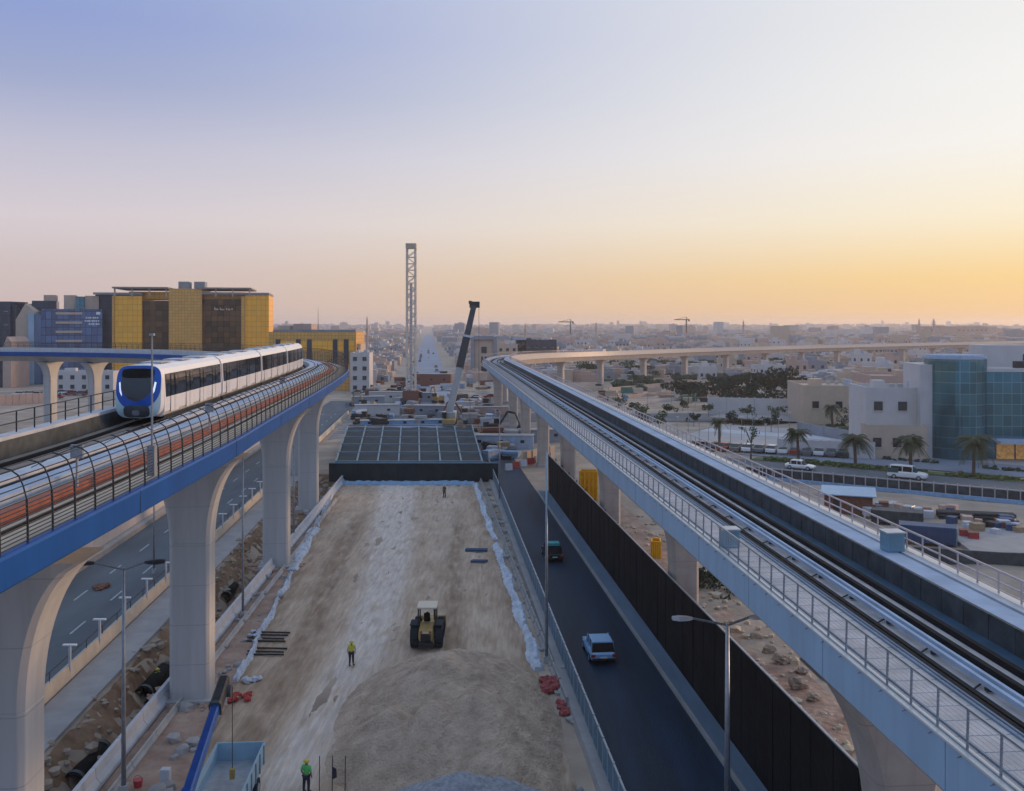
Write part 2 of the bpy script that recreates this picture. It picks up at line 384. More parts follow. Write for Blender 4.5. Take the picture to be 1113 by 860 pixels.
def strip(fa, fb, y0, y1, z, name, m, step=4, zf=None, across=1, th=0):
    b = MB(); ys_ = frange(y0, y1, step)+[y1]; n = across+1
    vs = []
    for y in ys_:
        for k in range(n):
            x = fa(y)+(fb(y)-fa(y))*k/across; vs.append((x, y, z+(zf(x, y) if zf else 0)))
    b.add(vs, [(j*n+i, j*n+i+1, (j+1)*n+i+1, (j+1)*n+i) for j in range(len(ys_)-1) for i in range(across)])
    if th:
        b2 = MB()
        b2.loft([[(fa(y), y, z-th), (fb(y), y, z-th), (fb(y), y, z), (fa(y), y, z)] for y in ys_]); b = b2
    return tag(b.build(name, m, smooth=bool(zf)), kind='structure')
# site surface with real ruts, and worn pale haul track given as dirt colour
def track_x(y):
    pts = [(20,-12.5),(49,-12.3),(70,-11.3),(87,-12.2),(110,-14.2),(141,-17.5)]
    for (a, b), (c, d) in zip(pts[:-1], pts[1:]):
        if a <= y <= c: return b+(d-b)*(y-a)/(c-a)
    return pts[-1][1]
def site():
    b = MB(); ys_ = frange(24, 146, .8)+[146]; n = 61; vs = []; wear = []; dirt = []
    for y in ys_:
        l, r = XsiteL(y), XsiteR(y)
        for k in range(n):
            x = l+(r-l)*k/(n-1); e = min(k, n-1-k)/(n-1)
            w = 1.5*math.exp(-((x-track_x(y))/(1.7+.012*(y-40)))**4)
            rut = 0
            for o in (-6.5, -5, -3.2, -1.2, .4, 2.2, 4.0, 5.6, 7.6, 9.4):
                c = track_x(y)+o+.5*math.sin(y*.06+o); rut -= .06*math.exp(-((x-c)/.3)**2)+.06*math.exp(-((x-c-1.9)/.3)**2)
            vs.append((x, y, .12+rut+.03*pnoise(x, y, 1.1)+.02*math.sin(x*7+y)*math.sin(y*3)))
            wear.append(max(0, w+.35*sm(80, 125, y)*sm(0,.2,e)*(.6+.4*math.sin(x*.8+y*.07)))+.15*sm(70,60,y)*0)
            dk = 1.3*math.exp(-((x-(track_x(y)-4.2+1.2*math.sin(y*.05)))/1.1)**2)*sm(125, 110, y)+math.exp(-((x-(track_x(y)+8.2+1.5*math.sin(y*.045+1)))/.9)**2)*sm(128, 112, y)
            dirt.append(min(1, dk*1.1+sm(.10, 0, e)*.9+.55*sm(74, 62, y)*sm(-14, -9, x)))
    b.add(vs, [(j*n+i, j*n+i+1, (j+1)*n+i+1, (j+1)*n+i) for j in range(len(ys_)-1) for i in range(n-1)])
    m = mat('site_sand', (.56,.40,.28), .95, var=.22, scale=.5, bump=.35, bscale=5, col2=(.66,.52,.40), stretch=(1,.35,1), detail=10)
    t = m.node_tree; bs = t.nodes['Principled BSDF']; src = bs.inputs['Base Color'].links[0].from_socket
    for nm, col in (('wear', (.72,.63,.56,1)), ('dirt', (.30,.205,.14,1))):
        a = t.nodes.new('ShaderNodeAttribute'); a.attribute_name = nm
        nz = t.nodes.new('ShaderNodeTexNoise'); nz.inputs['Scale'].default_value = 1.4; nz.inputs['Detail'].default_value = 6
        mp = t.nodes.new('ShaderNodeMapping'); mp.inputs['Scale'].default_value = (1.1,.30,1); mp.inputs['Rotation'].default_value = (0,0,R(5))
        tcx = t.nodes.new('ShaderNodeTexCoord'); t.links.new(tcx.outputs['Object'], mp.inputs[0]); t.links.new(mp.outputs[0], nz.inputs[0])
        mr_ = t.nodes.new('ShaderNodeMapRange'); t.links.new(nz.outputs[0], mr_.inputs[0]); mr_.inputs[1].default_value = .22; mr_.inputs[2].default_value = .68
        mu = t.nodes.new('ShaderNodeMath'); mu.operation = 'MULTIPLY'; t.links.new(a.outputs['Fac'], mu.inputs[0]); t.links.new(mr_.outputs[0], mu.inputs[1])
        mm = t.nodes.new('ShaderNodeMix'); mm.data_type = 'RGBA'; t.links.new(mu.outputs[0], mm.inputs[0]); t.links.new(src, mm.inputs[6]); mm.inputs[7].default_value = col
        src = mm.outputs[2]
    # tyre-track mottling, fine and lengthwise
    nz = t.nodes.new('ShaderNodeTexNoise'); nz.inputs['Scale'].default_value = 1; nz.inputs['Detail'].default_value = 12; nz.inputs['Roughness'].default_value = .7
    mp = t.nodes.new('ShaderNodeMapping'); mp.inputs['Scale'].default_value = (3.2,.28,1); mp.inputs['Rotation'].default_value = (0,0,R(-6)); tcx = t.nodes.new('ShaderNodeTexCoord')
    t.links.new(tcx.outputs['Object'], mp.inputs[0]); t.links.new(mp.outputs[0], nz.inputs[0])
    mr_ = t.nodes.new('ShaderNodeMapRange'); t.links.new(nz.outputs[0], mr_.inputs[0]); mr_.inputs[1].default_value = .35; mr_.inputs[2].default_value = .65; mr_.inputs[3].default_value = .72; mr_.inputs[4].default_value = 1.1
    vs_ = t.nodes.new('ShaderNodeVectorMath'); vs_.operation = 'SCALE'; t.links.new(src, vs_.inputs[0]); t.links.new(mr_.outputs[0], vs_.inputs['Scale']); src = vs_.outputs[0]
    t.links.new(src, bs.inputs['Base Color'])
    o = b.build('construction_site', m, smooth=True)
    for nm, data in (('wear', wear), ('dirt', dirt)):
        at = o.data.attributes.new(nm, 'FLOAT', 'POINT'); at.data.foreach_set('value', data)
    tag(o, kind='structure')
site()
strip(lambda y: Xjer(y)+.5, lambda y: XsiteL(y)+.05, 24, 150, .13, 'dirt_path', M['red_earth'], 1.5, lambda x, y: .05*pnoise(x, y, 1), 5)
strip(lambda y: XsiteR(y)-.05, lambda y: Xfence(y)-.3, 24, 150, .125, 'dirt_verge', M['earth'], 1.5, lambda x, y: .05*pnoise(x, y, 1.3), 4)
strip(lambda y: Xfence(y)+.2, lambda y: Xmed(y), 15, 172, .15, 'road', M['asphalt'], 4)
strip(lambda y: Xmed(y), lambda y: Xmedr(y), 15, 137, .30, 'median', M['median_blue'], 4, th=.3)
strip(lambda y: Xmed(y)-.02, lambda y: Xmed(y)+.2, 15, 137, .36, 'median_kerb', M['concrete'], 4, th=.3)
strip(lambda y: Xmedr(y)+.2, lambda y: Xmedr(y)+9, 15, 130, .12, 'sand_verge', M['red_earth'], 2, lambda x, y: .12*pnoise(x, y, .6), 6)
strip(lambda y: Xbar(y)-10.3, lambda y: Xbar(y)-.3, 15, 300, .12, 'left_road', M['asphalt_old'], 5)
for k in range(3):
    pass
b = MB()
for y in frange(20, 260, 9):
    for o in (-3.6, -6.9):
        x = Xbar(y)+o; b.add([(x-.09, y, .128), (x+.09, y, .128), (x+.09-.075*3.2, y+3.2, .128), (x-.09-.075*3.2, y+3.2, .128)], [(0,1,2,3)])
tag(b.build('lane_markings', M['paint']), kind='structure')
strip(lambda y: Xbar(y)+.5, lambda y: Xbar(y)+3.2, 20, 160, .20, 'left_pavement', M['paving'], 3, th=.25)
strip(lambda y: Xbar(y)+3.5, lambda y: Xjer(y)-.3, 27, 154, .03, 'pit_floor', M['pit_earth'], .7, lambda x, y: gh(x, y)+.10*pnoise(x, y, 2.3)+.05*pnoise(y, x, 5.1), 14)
# avenue towards the horizon
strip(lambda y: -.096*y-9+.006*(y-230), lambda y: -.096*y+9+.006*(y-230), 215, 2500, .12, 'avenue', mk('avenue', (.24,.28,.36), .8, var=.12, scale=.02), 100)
strip(lambda y: -30-.09*(y-200)-10, lambda y: 14-.03*(y-200), 199, 345, .04, 'work_yard', mk('work_yard', (.20,.20,.22), .95, var=.45, scale=.25, bump=.5, bscale=2, col2=(.34,.31,.29), detail=10), 3, lambda x, y: .1*pnoise(x, y, .4)+gh(x, y), 12)
strip(lambda y: -40, lambda y: 70, 236, 258, .13, 'cross_road', M['asphalt_old'], 8)
strip(lambda y: -260, lambda y: 260, 520, 535, .15, 'far_cross_road', M['paving'], 8)

# ------------------------------------------------------------------ viaducts
PL = [(-17.3,-14),(-17.9,0),(-19.0,24.8),(-20.1,47),(-21.3,61),(-24.3,95),(-26.9,120)]
RL = 112.0; a0 = R(5.8)
cx, cy = PL[-1][0]-RL*math.cos(a0), PL[-1][1]-RL*math.sin(a0)
for k in range(1, 13):
    a = a0+(R(90)-a0)*k/12; PL.append((cx+RL*math.cos(a), cy+RL*math.sin(a)))
for k in range(1, 5): PL.append((cx-k*40, cy+RL+0))
left = Path(PL)
PR = [(18.9,-15),(16.0,23.7),(14.1,50),(10.2,100),(2.6,193),(-1.2,238),(-3.2,268),(.6,304),(14,342),(34,376),(58,405),(88,436),(125,468),(170,505),(245,560),(375,650),(560,770),(760,890)]
right = Path(PR)
def zL(q): return 19.0
def zR(q): return 14.6 - 1.2*sm(300, 420, q)

def pier(name, pos, tn, ztop, zfl, half, top_half, label, depth=1.0, mat_='concrete_pier'):
    p = thing(name, (pos.x, pos.y, 0), label, 'viaduct pier', math.atan2(-tn.x, tn.y))
    def ring(z, hw, hd, c=.22):
        return [(-hw+c,-hd,z),(hw-c,-hd,z),(hw,-hd+c,z),(hw,hd-c,z),(hw-c,hd,z),(-hw+c,hd,z),(-hw,hd-c,z),(-hw,-hd+c,z)]
    m = MB(); m.loft([ring(-.5, half, depth)]+[ring(z, half, depth) for z in (0, zfl*.5, zfl)])
    m.build('shaft', M[mat_], p, smooth=False, bevel=.06)
    m = MB(); rs = []
    for i in range(15):
        t = i/14; rs.append(ring(zfl+(ztop-zfl)*t, half+(top_half-half)*(1-math.sqrt(max(0, 1-t*t*.96)))/(1-math.sqrt(.04)), depth+.25*t*t))
    m.loft(rs); m.build('pier_head', M[mat_], p)
    m = MB(); m.box((0,0,.1), (half*2+(.8 if mat_ == 'concrete_pier' else .1), depth*2+.8, .5)); m.build('footing', M['concrete'], p)
    pr_ = random.Random(int(pos.y)); m = MB()
    for k in range(34):
        a = pr_.uniform(0, 6.28); q = pr_.uniform(1.5, 2.6); m.blob((q*math.cos(a)*half/1.1, q*math.sin(a), .15), pr_.uniform(.12,.42), 6, .35, (1.2,1.2,.5), rnd=pr_)
    if mat_ == 'concrete_pier': m.build('earth_spill', M['red_earth'], p)['kind'] = 'stuff'
    for sx in (-1, 1): m = MB(); m.box((sx*top_half*.4, 0, ztop+.1), (.8, .8, .2)); m.build('bearing', M['dark_steel'], p)
    return p

def build_left():
    r = thing('railway_viaduct', (-19, 24.8, 0), 'elevated railway with bright blue edge beam and caged walkway fence, carrying the train', 'viaduct')
    s0, s1 = 0, left.len
    def part(name, m, profs, a=s0, c=s1, smooth=False):
        b = MB()
        for pf in profs: sweep(b, left, pf, a, c, zL)
        return b.build(name, m, r, world_pts=True, smooth=smooth)
    part('girder', M['concrete'], [[(-1.9,-2.6),(1.9,-2.6),(2.7,-1.7),(4.9,-1.22),(4.95,-.55),(-4.95,-.55),(-4.9,-1.22),(-2.7,-1.7)]])
    # painted edge beams, gently rounded
    for s_ in (1, -1):
        b = MB(); sweep(b, left, [(s_*4.97,-1.28),(s_*5.16,-1.28),(s_*5.24,-1.2),(s_*5.26,-.38),(s_*5.2,-.3),(s_*4.97,-.28)], s0, s1, zL)
        for q in frange(4, 330, 15.0):
            p, t = left.at(q, s_*5.26); b.box((p.x, p.y, 18.22), (.012, .025, .88), math.atan2(t.y, t.x)-math.pi/2, mi=1)
        b.build('edge_beam', [M['blue_paint'], M['joint']], r, world_pts=True)
    part('walkway', M['concrete_tan'], [rect(3.16, 4.94, -.545, -.34), rect(1.95, 2.5, -.545, -.22)])
    part('cable_tray', M['orange'], [rect(2.55, 3.0, -.545, -.05)])
    part('cover_panel', M['pale_panel'], [rect(1.05, 1.9, -.545, .12)])
    part('conduit', M['white_slab'], [rect(-.25, .45, -.545, .2), rect(.6, .8, -.545, .3)])
    part('track_slab', M['brown_slab'], [rect(-4.1, -.3, -.545, -.38)])
    part('rail', M['rail'], [rect(-3.08, -2.98, -.378, -.2)]); part('rail', M['rail'], [rect(-1.62, -1.52, -.378, -.2)])
    part('guard_rail', M['rail'], [rect(-.95,-.78,-.378,-.1), rect(.9,1.02,-.54,.16), rect(3.7,3.76,-.338,-.25)])
    part('parapet', M['white_slab'], [rect(-4.93, -4.15, -.545, .68)])
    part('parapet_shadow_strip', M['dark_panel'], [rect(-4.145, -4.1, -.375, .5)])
    # parapet railing on the far side
    b = MB(); q = 0
    for h in (1.15, 1.7): sweep(b, left, rect(-4.6, -4.54, h, h+.05), s0, s1, zL)
    while q < s1:
        p, t = left.at(q, -4.57); b.tube((p.x, p.y, 19.68), (p.x, p.y, 20.75), .04, n=5); q += 2.0
    b.build('railing', M['dark_steel'], r, world_pts=True)
    # caged fence: ribs bent inwards at the top and many thin rails
    b = MB(); q = 2
    prof = [(5.08,-.3),(5.08,.1),(5.07,.45),(5.05,.95),(4.95,1.35),(4.82,1.64),(4.6,1.80),(4.35,1.86)]
    while q < 330:
        pts = []
        for o, z in prof: p, t = left.at(q, o); pts.append((p.x, p.y, 19.0+z))
        for i, (a_, b_) in enumerate(zip(pts[:-1], pts[1:])): b.tube(a_, b_, .036 if i < 3 else .024, n=5)
        q += 1.6
    for o, z in [(5.08,-.22),(5.08,-.11),(5.07,0),(5.06,.11),(5.06,.22),(5.06,.34),(5.07,.46),(5.07,.58),(5.06,.70),(5.06,.82),(5.04,.95),(5.0,1.15),(4.95,1.34),(4.78,1.61),(4.6,1.79),(4.36,1.85)]:
        sweep(b, left, rect(o-.014, o+.014, z-.014, z+.014), 0, 330, zL)
    for q in frange(2, 330, 6.4):
        pts = []
        for o, z in [(4.35,1.86),(3.2,1.4),(2.2,.9)]: p, t = left.at(q, o); pts.append((p.x, p.y, 19.0+z))
        b.line(pts, .02, 4)
    b.build('caged_fence', M['dark_steel'], r, world_pts=True)
    # small marker boards and boxes on the walkway
    for q in (48, 66, 92):
        b = MB(); p, t = left.at(q, 3.3); b.tube((p.x, p.y, 19), (p.x, p.y, 20.1), .05); b.box((p.x, p.y, 20.3), (.45, .12, .5))
        b.build('track_sign', M['grey_steel'], r, world_pts=True)
    b = MB()
    p, t = left.at(left.sy(37), 5.0)
    b.tube((p.x, p.y, 19), (p.x, p.y, 24.6), .055, .035, n=6); b.box((p.x, p.y, 19.5), (.3, .3, 1.2)); b.box((p.x, p.y, 24.6), (.18,.18,.1))
    b.build('mast', M['grey_steel'], r, world_pts=True)
    names = ['nearest left pier, cut by the frame edge, under the blue edge beam', 'pale flared pier at the left, second from the camera, beside the dirt pit', 'third flared pier of the blue viaduct, beside the white cloth edge', 'fourth flared pier of the blue viaduct, just left of the sand yard', 'fifth flared pier of the blue viaduct, at the left end of the dark netted roof']
    for d, lab in zip((35, 61.5, 95, 124, 153), names):
        p, t = left.at(left.sy(d)); pier('viaduct_pier', p, t, 16.2, 10.6, 1.3, 3.5, lab)
    for X, lab in ((-96.5, 'far pale pier under the curved blue viaduct, in front of the navy office, right one'), (-106.5-2, 'far pale pier under the curved blue viaduct, left of the office tower'), (-70, 'far pier of the curved blue viaduct, half behind the train')):
        best = min(frange(120, left.len, 1), key=lambda q: abs(left.at(q)[0].x-X)); p, t = left.at(best)
        pier('viaduct_pier', p, t, 16.2, 11.8, 1.25, 3.4, lab)
build_left()

def build_right():
    r = thing('railway_viaduct', (16, 23.7, 0), 'empty elevated railway with pale blue side wall that bends away to the right', 'viaduct')
    def part(name, m, profs, a=0, c=right.len, smooth=False):
        b = MB()
        for pf in profs: sweep(b, right, pf, a, c, zR)
        return b.build(name, m, r, world_pts=True, smooth=smooth)
    part('girder', M['concrete_rose'], [[(-3.4,-3.0),(1.3,-3.0),(2.1,-1.2),(2.4,-1.18),(2.4,-.4),(-4.96,-.4),(-4.96,-1.18),(-4.6,-1.2)]])
    b = MB(); sweep(b, right, rect(-5.2, -4.965, -1.28, 0.0), 0, right.len, zR)
    for q in frange(1, 260, 7.5):
        p, t = right.at(q, -5.2); b.box((p.x, p.y, zR(q)-.64), (.012,.03,1.24), math.atan2(t.y, t.x)-math.pi/2, mi=1)
    b.build('side_wall', [M['pale_blue_paint'], M['joint_pale']], r, world_pts=True)
    part('side_wall', mk('side_wall_right', (.60,.56,.53), .25, var=.05), [rect(2.405, 2.62, -1.28, .52)])
    part('coping', M['coping_smooth'], [rect(-5.24, -4.9, .003, .06), rect(2.30,2.78,.523,.60)])
    part('walkway', M['deck_slab'], [rect(-4.895, -3.05, -.395, .0)])
    b = MB()
    for q in frange(0, 200, .9):
        p, t = right.at(q, -4.0); b.box((p.x, p.y, zR(q)+.002), (1.7,.025,.006), math.atan2(t.y, t.x)-math.pi/2)
    for o in (-3.12, -3.3, -4.7): sweep(b, right, rect(o-.03, o+.03, .0, .06), 0, 300, zR)
    b.build('walkway_grating', M['joint_pale'], r, world_pts=True)['kind'] = 'stuff'
    part('track_slab', M['deck_slab'], [rect(-3.045, -.02, -.395, -.3)])
    part('rail', M['rail'], [rect(-2.95,-2.72,-.298,-.08), rect(-2.62,-2.44,-.298,-.1)])
    part('rail', M['rail'], [rect(-1.12,-.92,-.298,-.08)]); part('rail', M['rail'], [rect(-.34,-.14,-.298,-.08)])
    part('conduit', M['pale_panel'], [rect(-1.98,-1.84,-.15,.0), rect(-1.66,-1.54,-.15,.0)])
    part('channel', M['deep_blue'], [rect(-.015, .8, -.395, -.34)])
    part('walkway', M['pale_panel'], [rect(.925, 1.85, -.395, .55)])
    part('groove', M['deep_blue'], [rect(1.855, 1.97, -.395, .42)])
    part('kerb', M['white_slab'], [rect(1.975, 2.40, -.395, .58)])
    b = MB()
    for q in frange(0, 260, 3.0):
        p, t = right.at(q, -2.5); p2, _ = right.at(q+.5, -1.8); p3, _ = right.at(q+.7, -1.1)
        z = zR(q); b.line([(p.x,p.y,z-.26),(p2.x,p2.y,z-.2),(p3.x,p3.y,z-.26)], .03, 4)
        p, t = right.at(q, -1.76); b.box((p.x, p.y, z-.2), (.5,.12,.1), math.atan2(t.y, t.x)-math.pi/2)
    for q in frange(0, 200, .75):
        p, t = right.at(q, -.10); b.box((p.x, p.y, zR(q)-.26), (.18,.16,.08), math.atan2(t.y, t.x)-math.pi/2)
        p, t = right.at(q, -.86); b.box((p.x, p.y, zR(q)-.26), (.14,.14,.06), math.atan2(t.y, t.x)-math.pi/2)
    b.build('rail_clips', M['dark_steel'], r, world_pts=True)['kind'] = 'stuff'
    # panel joints of the dark wall
    b = MB(); sweep(b, right, rect(.805, .92, -.395, .54), 0, right.len, zR)
    for q in frange(0, 200, 1.5):
        p, t = right.at(q, .795); b.box((p.x, p.y, zR(q)+.08), (.03,.10,.92), math.atan2(t.y, t.x)-math.pi/2)
    b.build('walkway_wall', M['dark_panel'], r, world_pts=True)
    # left fence
    b = MB()
    for q in frange(0, 290, 1.35):
        p, t = right.at(q, -5.05); p2, _ = right.at(q, -5.02); z = zR(q)
        b.tube((p.x, p.y, z-.08), (p2.x, p2.y, z+1.12), .035, n=5)
        p3, _ = right.at(q, -5.3); b.line([(p3.x, p3.y, z-.1), (p.x, p.y, z-.02)], .02, 4)
    for h, w in ((1.1, .03), (.08, .025)): sweep(b, right, rect(-5.05-w, -5.05+w, h-w, h+w), 0, 400, zR)
    b.build('fence', M['grey_steel'], r, world_pts=True)
    b = MB()
    for h in (.2,.32,.44,.56,.68,.8,.92,1.02): sweep(b, right, rect(-5.045, -5.035, h-.006, h+.006), 0, 200, zR)
    b.build('fence_mesh', M['galv'], r, world_pts=True)
    b = MB()
    for q in frange(0, 330, 1.35):
        p, t = right.at(q, 2.5); z = zR(q); b.tube((p.x, p.y, z+.5), (p.x, p.y, z+1.42), .04, n=5)
    for h, w in ((1.40,.035),(1.0,.028),(.72,.022)): sweep(b, right, rect(2.5-w, 2.5+w, h-w, h+w), 0, 400, zR)
    b.build('railing', M['rose_steel'], r, world_pts=True)
    labs = ['nearest flared pier of the right viaduct, rising behind the black hoarding', 'second pier of the right viaduct from the camera, beside the sandy bank', 'third pier of the right viaduct, right of the yellow cage', 'fourth pier of the right viaduct, above the end of the black hoarding', 'fifth pier of the right viaduct, beside the striped barriers', 'sixth pier of the right viaduct, behind the end of the road', 'seventh pier of the right viaduct, near the telescopic crane']
    for d, lab in zip((36.5, 70, 100, 132, 163, 195, 225), labs):
        p, t = right.at(right.sy(d), .45 if d > 60 else .2); pier('viaduct_pier', p, t, 11.45, 4.6 if d < 60 else 6.8, 1.0, 3.6 if d < 60 else 2.6, lab, mat_='concrete_rose')
    q = right.sy(225)+33; n = 0
    while q < right.len-10:
        p, t = right.at(q, -.9); pr = pier('viaduct_pier', p, t, 11.45-1.2*sm(300,420,q), 7.8, 1.2, 2.8, 'small pale pier under the far bend of the right viaduct, %s along the bend' % nth(n), mat_='concrete_rose'); n += 1
        pr['group'] = 'piers under the far bend'; q += 33
build_right()

# ------------------------------------------------------------------ train
def build_train():
    trk = -2.3; s = left.sy(57.0); labels = ['front', 'second', 'third', 'last']
    root = thing('metro_train', (0, 0, 0), 'white metro train with blue rimmed black nose, running on the left viaduct', 'train')
    CL = 17.0
    def ring(q, hw, z0, z1, c=.45, lean=.12):
        p, t = left.at(q, trk); nx_, ny_ = t.y, -t.x
        pr = [(-hw+.15, z0), (hw-.15, z0), (hw, z0+.3), (hw+.02, z0+1.2), (hw-lean*.4, z1-c-.25), (hw-lean-.1, z1-c+.15), (hw-lean-.45, z1-.06), (0, z1), (-(hw-lean-.45), z1-.06), (-(hw-lean-.1), z1-c+.15), (-(hw-lean*.4), z1-c-.25), (-hw-.02, z0+1.2), (-hw, z0+.3)]
        return [(p.x+nx_*o, p.y+ny_*o, 18.85+z) for o, z in pr]
    for k in range(4):
        a = s+k*(CL+.5)+(1.3 if k == 0 else 0); e = s+k*(CL+.5)+CL
        qs = [a+(e-a)*i/8 for i in range(9)]
        rs = [ring(q, 1.37, .35, 3.65) for q in qs]
        b = MB(); b.loft(rs); car = b.build('carriage', M['train_white'], root, smooth=False)
        # window band each side: one strip of glass, with door panels
        for sd_ in (1, -1):
            b = MB()
            def P(q, o, z): p, t = left.at(q, trk); return (p.x+t.y*o*sd_, p.y-t.x*o*sd_, 18.85+z)
            qs2 = [a+.25+(e-a-.5)*i/10 for i in range(11)]
            vs = []; 
            for q in qs2: vs += [P(q, 1.405, 1.55), P(q, 1.385, 2.4), P(q, 1.355, 3.02)]
            b.add(vs, [(i*3+j, i*3+3+j, i*3+4+j, i*3+1+j) for i in range(10) for j in range(2)])
            b.build('window_band', M['glass_dark'], car)
            for i in range(4):
                q = a+2.2+(e-a-4.4)*i/3; b = MB()
                for dq in (-.48, .48):
                    v = [P(q+dq-.44, 1.425, .55), P(q+dq+.44, 1.425, .55), P(q+dq+.44, 1.425, 1.56), P(q+dq-.44, 1.425, 1.56), P(q+dq-.44, 1.375, 3.0), P(q+dq+.44, 1.375, 3.0)]
                    b.add(v, [(0,1,2,3),(3,2,5,4)])
                b.m = [0,1]*(len(b.f)//2); d_ = b.build('door', [M['train_white'], M['glass_dark']], car)
                b = MB()
                for dq in (-.48, .48):
                    v = [P(q+dq-.27, 1.440, 1.6), P(q+dq+.27, 1.440, 1.6), P(q+dq+.27, 1.415, 2.3), P(q+dq-.27, 1.415, 2.3), P(q+dq-.27, 1.385, 2.9), P(q+dq+.27, 1.385, 2.9)]
                    b.add(v, [(0,1,2,3),(3,2,5,4)])
                b.build('door_window', M['glass_dark'], d_)
            b = MB(); qa = [a+(e-a)*i/8 for i in range(9)]; vs = []
            for q in qa: vs += [P(q, 1.33, .06), P(q, 1.33, .42)]
            b.add(vs, [(i*2, i*2+2, i*2+3, i*2+1) for i in range(8)]); b.build('skirt', M['dark_steel'], car)
        for q in (a+3, a+8, a+13):
            b = MB(); p, t = left.at(q, trk); b.box((p.x, p.y, 18.85+3.69), (1.3, 2.4, .07), math.atan2(t.y, t.x)-math.pi/2); b.build('roof_unit', M['galv'], car)
        b = MB()
        for q in (a+2.4, e-2.4):
            for dq in (-1, 1):
                for o in (-.75, .75):
                    p, t = left.at(q+dq, trk+o); nv = Vector((t.y, -t.x, 0)); c_ = Vector((p.x, p.y, 18.85+.38))
                    b.tube(c_-nv*.07, c_+nv*.07, .40, n=14)
        b.build('wheel', M['dark_steel'], car)
        if k < 3:
            b = MB(); b.loft([ring(e-.02+.54*i/3, 1.12, .6, 3.4) for i in range(4)]); b.build('gangway', M['dark_steel'], root)
    # nose: local frame, x right of track, n = forward out of the front
    p, t = left.at(s+1.3, trk); fx = Vector((t.y, -t.x, 0)); fy = Vector((-t.x, -t.y, 0))
    def W(x, z, off=0):
        bulge = 1.25-.45*(abs(x)/1.37)**2.2-.55*max(0, (z-1.4)/2.25)**1.8-.25*max(0, (1.0-z)/.7)**2
        bulge = max(.02, bulge)+off
        v = Vector((p.x, p.y, 18.85+z))+fx*x+fy*bulge
        return (v.x, v.y, v.z)
    def outline(th, hw, zc, zt, zb, n=3.2):
        c, s_ = math.cos(th), math.sin(th); r_ = (abs(c)**n+abs(s_)**n)**(-1/n)
        return hw*c*r_, zc+(zt-zc if s_ > 0 else zc-zb)*s_*r_
    def patch(name, m, fo, fi, off, parent, n=48, rings_=5):
        b = MB(); vs = []
        for k in range(rings_+1):
            u = k/rings_
            for i in range(n):
                th = 2*math.pi*i/n; xo, zo = fo(th); xi, zi = fi(th); vs.append(W(xo+(xi-xo)*u, zo+(zi-zo)*u, off))
        b.add(vs, [(k*n+i, k*n+(i+1) % n, (k+1)*n+(i+1) % n, (k+1)*n+i) for k in range(rings_) for i in range(n)])
        return b.build(name, m, parent, smooth=True)
    full = lambda th: outline(th, 1.37, 1.9, 3.62, .36, 4.5)
    # shell between carriage mouth and nose rim
    b = MB(); n = 48; vs = []
    for i in range(n):
        x, z = full(2*math.pi*i/n); v = Vector((p.x, p.y, 18.85+z))+fx*x; vs.append(tuple(v)); 
    for i in range(n): x, z = full(2*math.pi*i/n); vs.append(W(x, z))
    b.add(vs, [(i, (i+1) % n, n+(i+1) % n, n+i) for i in range(n)])
    nose = b.build('nose', M['train_white'], root, smooth=True)
    patch('nose_mask', M['train_pale'], full, lambda th: (0, 1.6), 0, nose)
    blue_o = lambda th: outline(th, 1.35, 2.2, 3.59, .86, 2.0 if math.sin(th) < 0 else 4.5)
    glass_o = lambda th: outline(th, .98, 2.4, 3.44, 1.42, 1.75 if math.sin(th) < 0 else 4.5)
    patch('blue_rim', M['train_blue'], blue_o, glass_o, .03, nose)
    patch('windscreen', M['glass_dark'], glass_o, lambda th: (0, 2.4), .05, nose)
    patch('destination_panel', M['black_cloth'], lambda th: outline(th, .98, 3.13, 3.41, 2.84, 5), lambda th: (0, 3.1), .065, nose)
    patch('coupler_cover', M['dark_panel'], lambda th: outline(th, .78, .78, 1.16, .40, 4), lambda th: (0, .7), .04, nose)
    patch('coupler', M['grey_steel'], lambda th: outline(th, .22, .7, .86, .54, 4), lambda th: (0, .7), .10, nose)
    for sx in (-1, 1):
        b = MB(); vs = [W(sx*1.03, 2.6, .075), W(sx*1.13, 2.55, .075), W(sx*1.05, 2.0, .075), W(sx*.90, 1.72, .075), W(sx*.88, 1.84, .075), W(sx*.97, 2.15, .075)]
        b.add(vs, [(0,1,2,5),(5,2,3,4)]); b.build('headlight', M['lamp_on'], nose)
mk_door = mk('train_door', (.05,.055,.065), .3, var=.1)
build_train()

# ------------------------------------------------------------------ black hoarding wall and road fence
def hoarding():
    r = thing('hoarding_wall', (Xmedr(60)+.3, 60, 0), 'tall black cloth hoarding wall running along the right side of the dark road', 'wall')
    ys_ = frange(16, 137, 3)+[137]
    hz = lambda y: 6.4-.008*(y-40)
    b = MB(); b.loft([[(Xmedr(y)+.04+.05*math.sin(y*1.3), y, .1), (Xmedr(y)+.10+.05*math.sin(y*1.3), y, .1), (Xmedr(y)+.10, y, hz(y)), (Xmedr(y)+.04, y, hz(y))] for y in ys_])
    for y in frange(17, 136, 2.4): b.box((Xmedr(y)+.03, y, hz(y)/2), (.05,.06,hz(y)-.3), mi=1)
    b.build('cloth', [M['black_cloth'], M['rail']], r, world_pts=True)
    b = MB(); b.loft([[(Xmedr(y)+.02, y, hz(y)), (Xmedr(y)+.14, y, hz(y)), (Xmedr(y)+.14, y, hz(y)+.07), (Xmedr(y)+.02, y, hz(y)+.07)] for y in ys_])
    b.build('top_rail', M['galv'], r, world_pts=True)
    for y in ys_[::2]:
        b = MB(); b.box((Xmedr(y)+.2, y, 3.05), (.12,.12,6.1)); b.build('post', M['dark_steel'], r, world_pts=True)
hoarding()
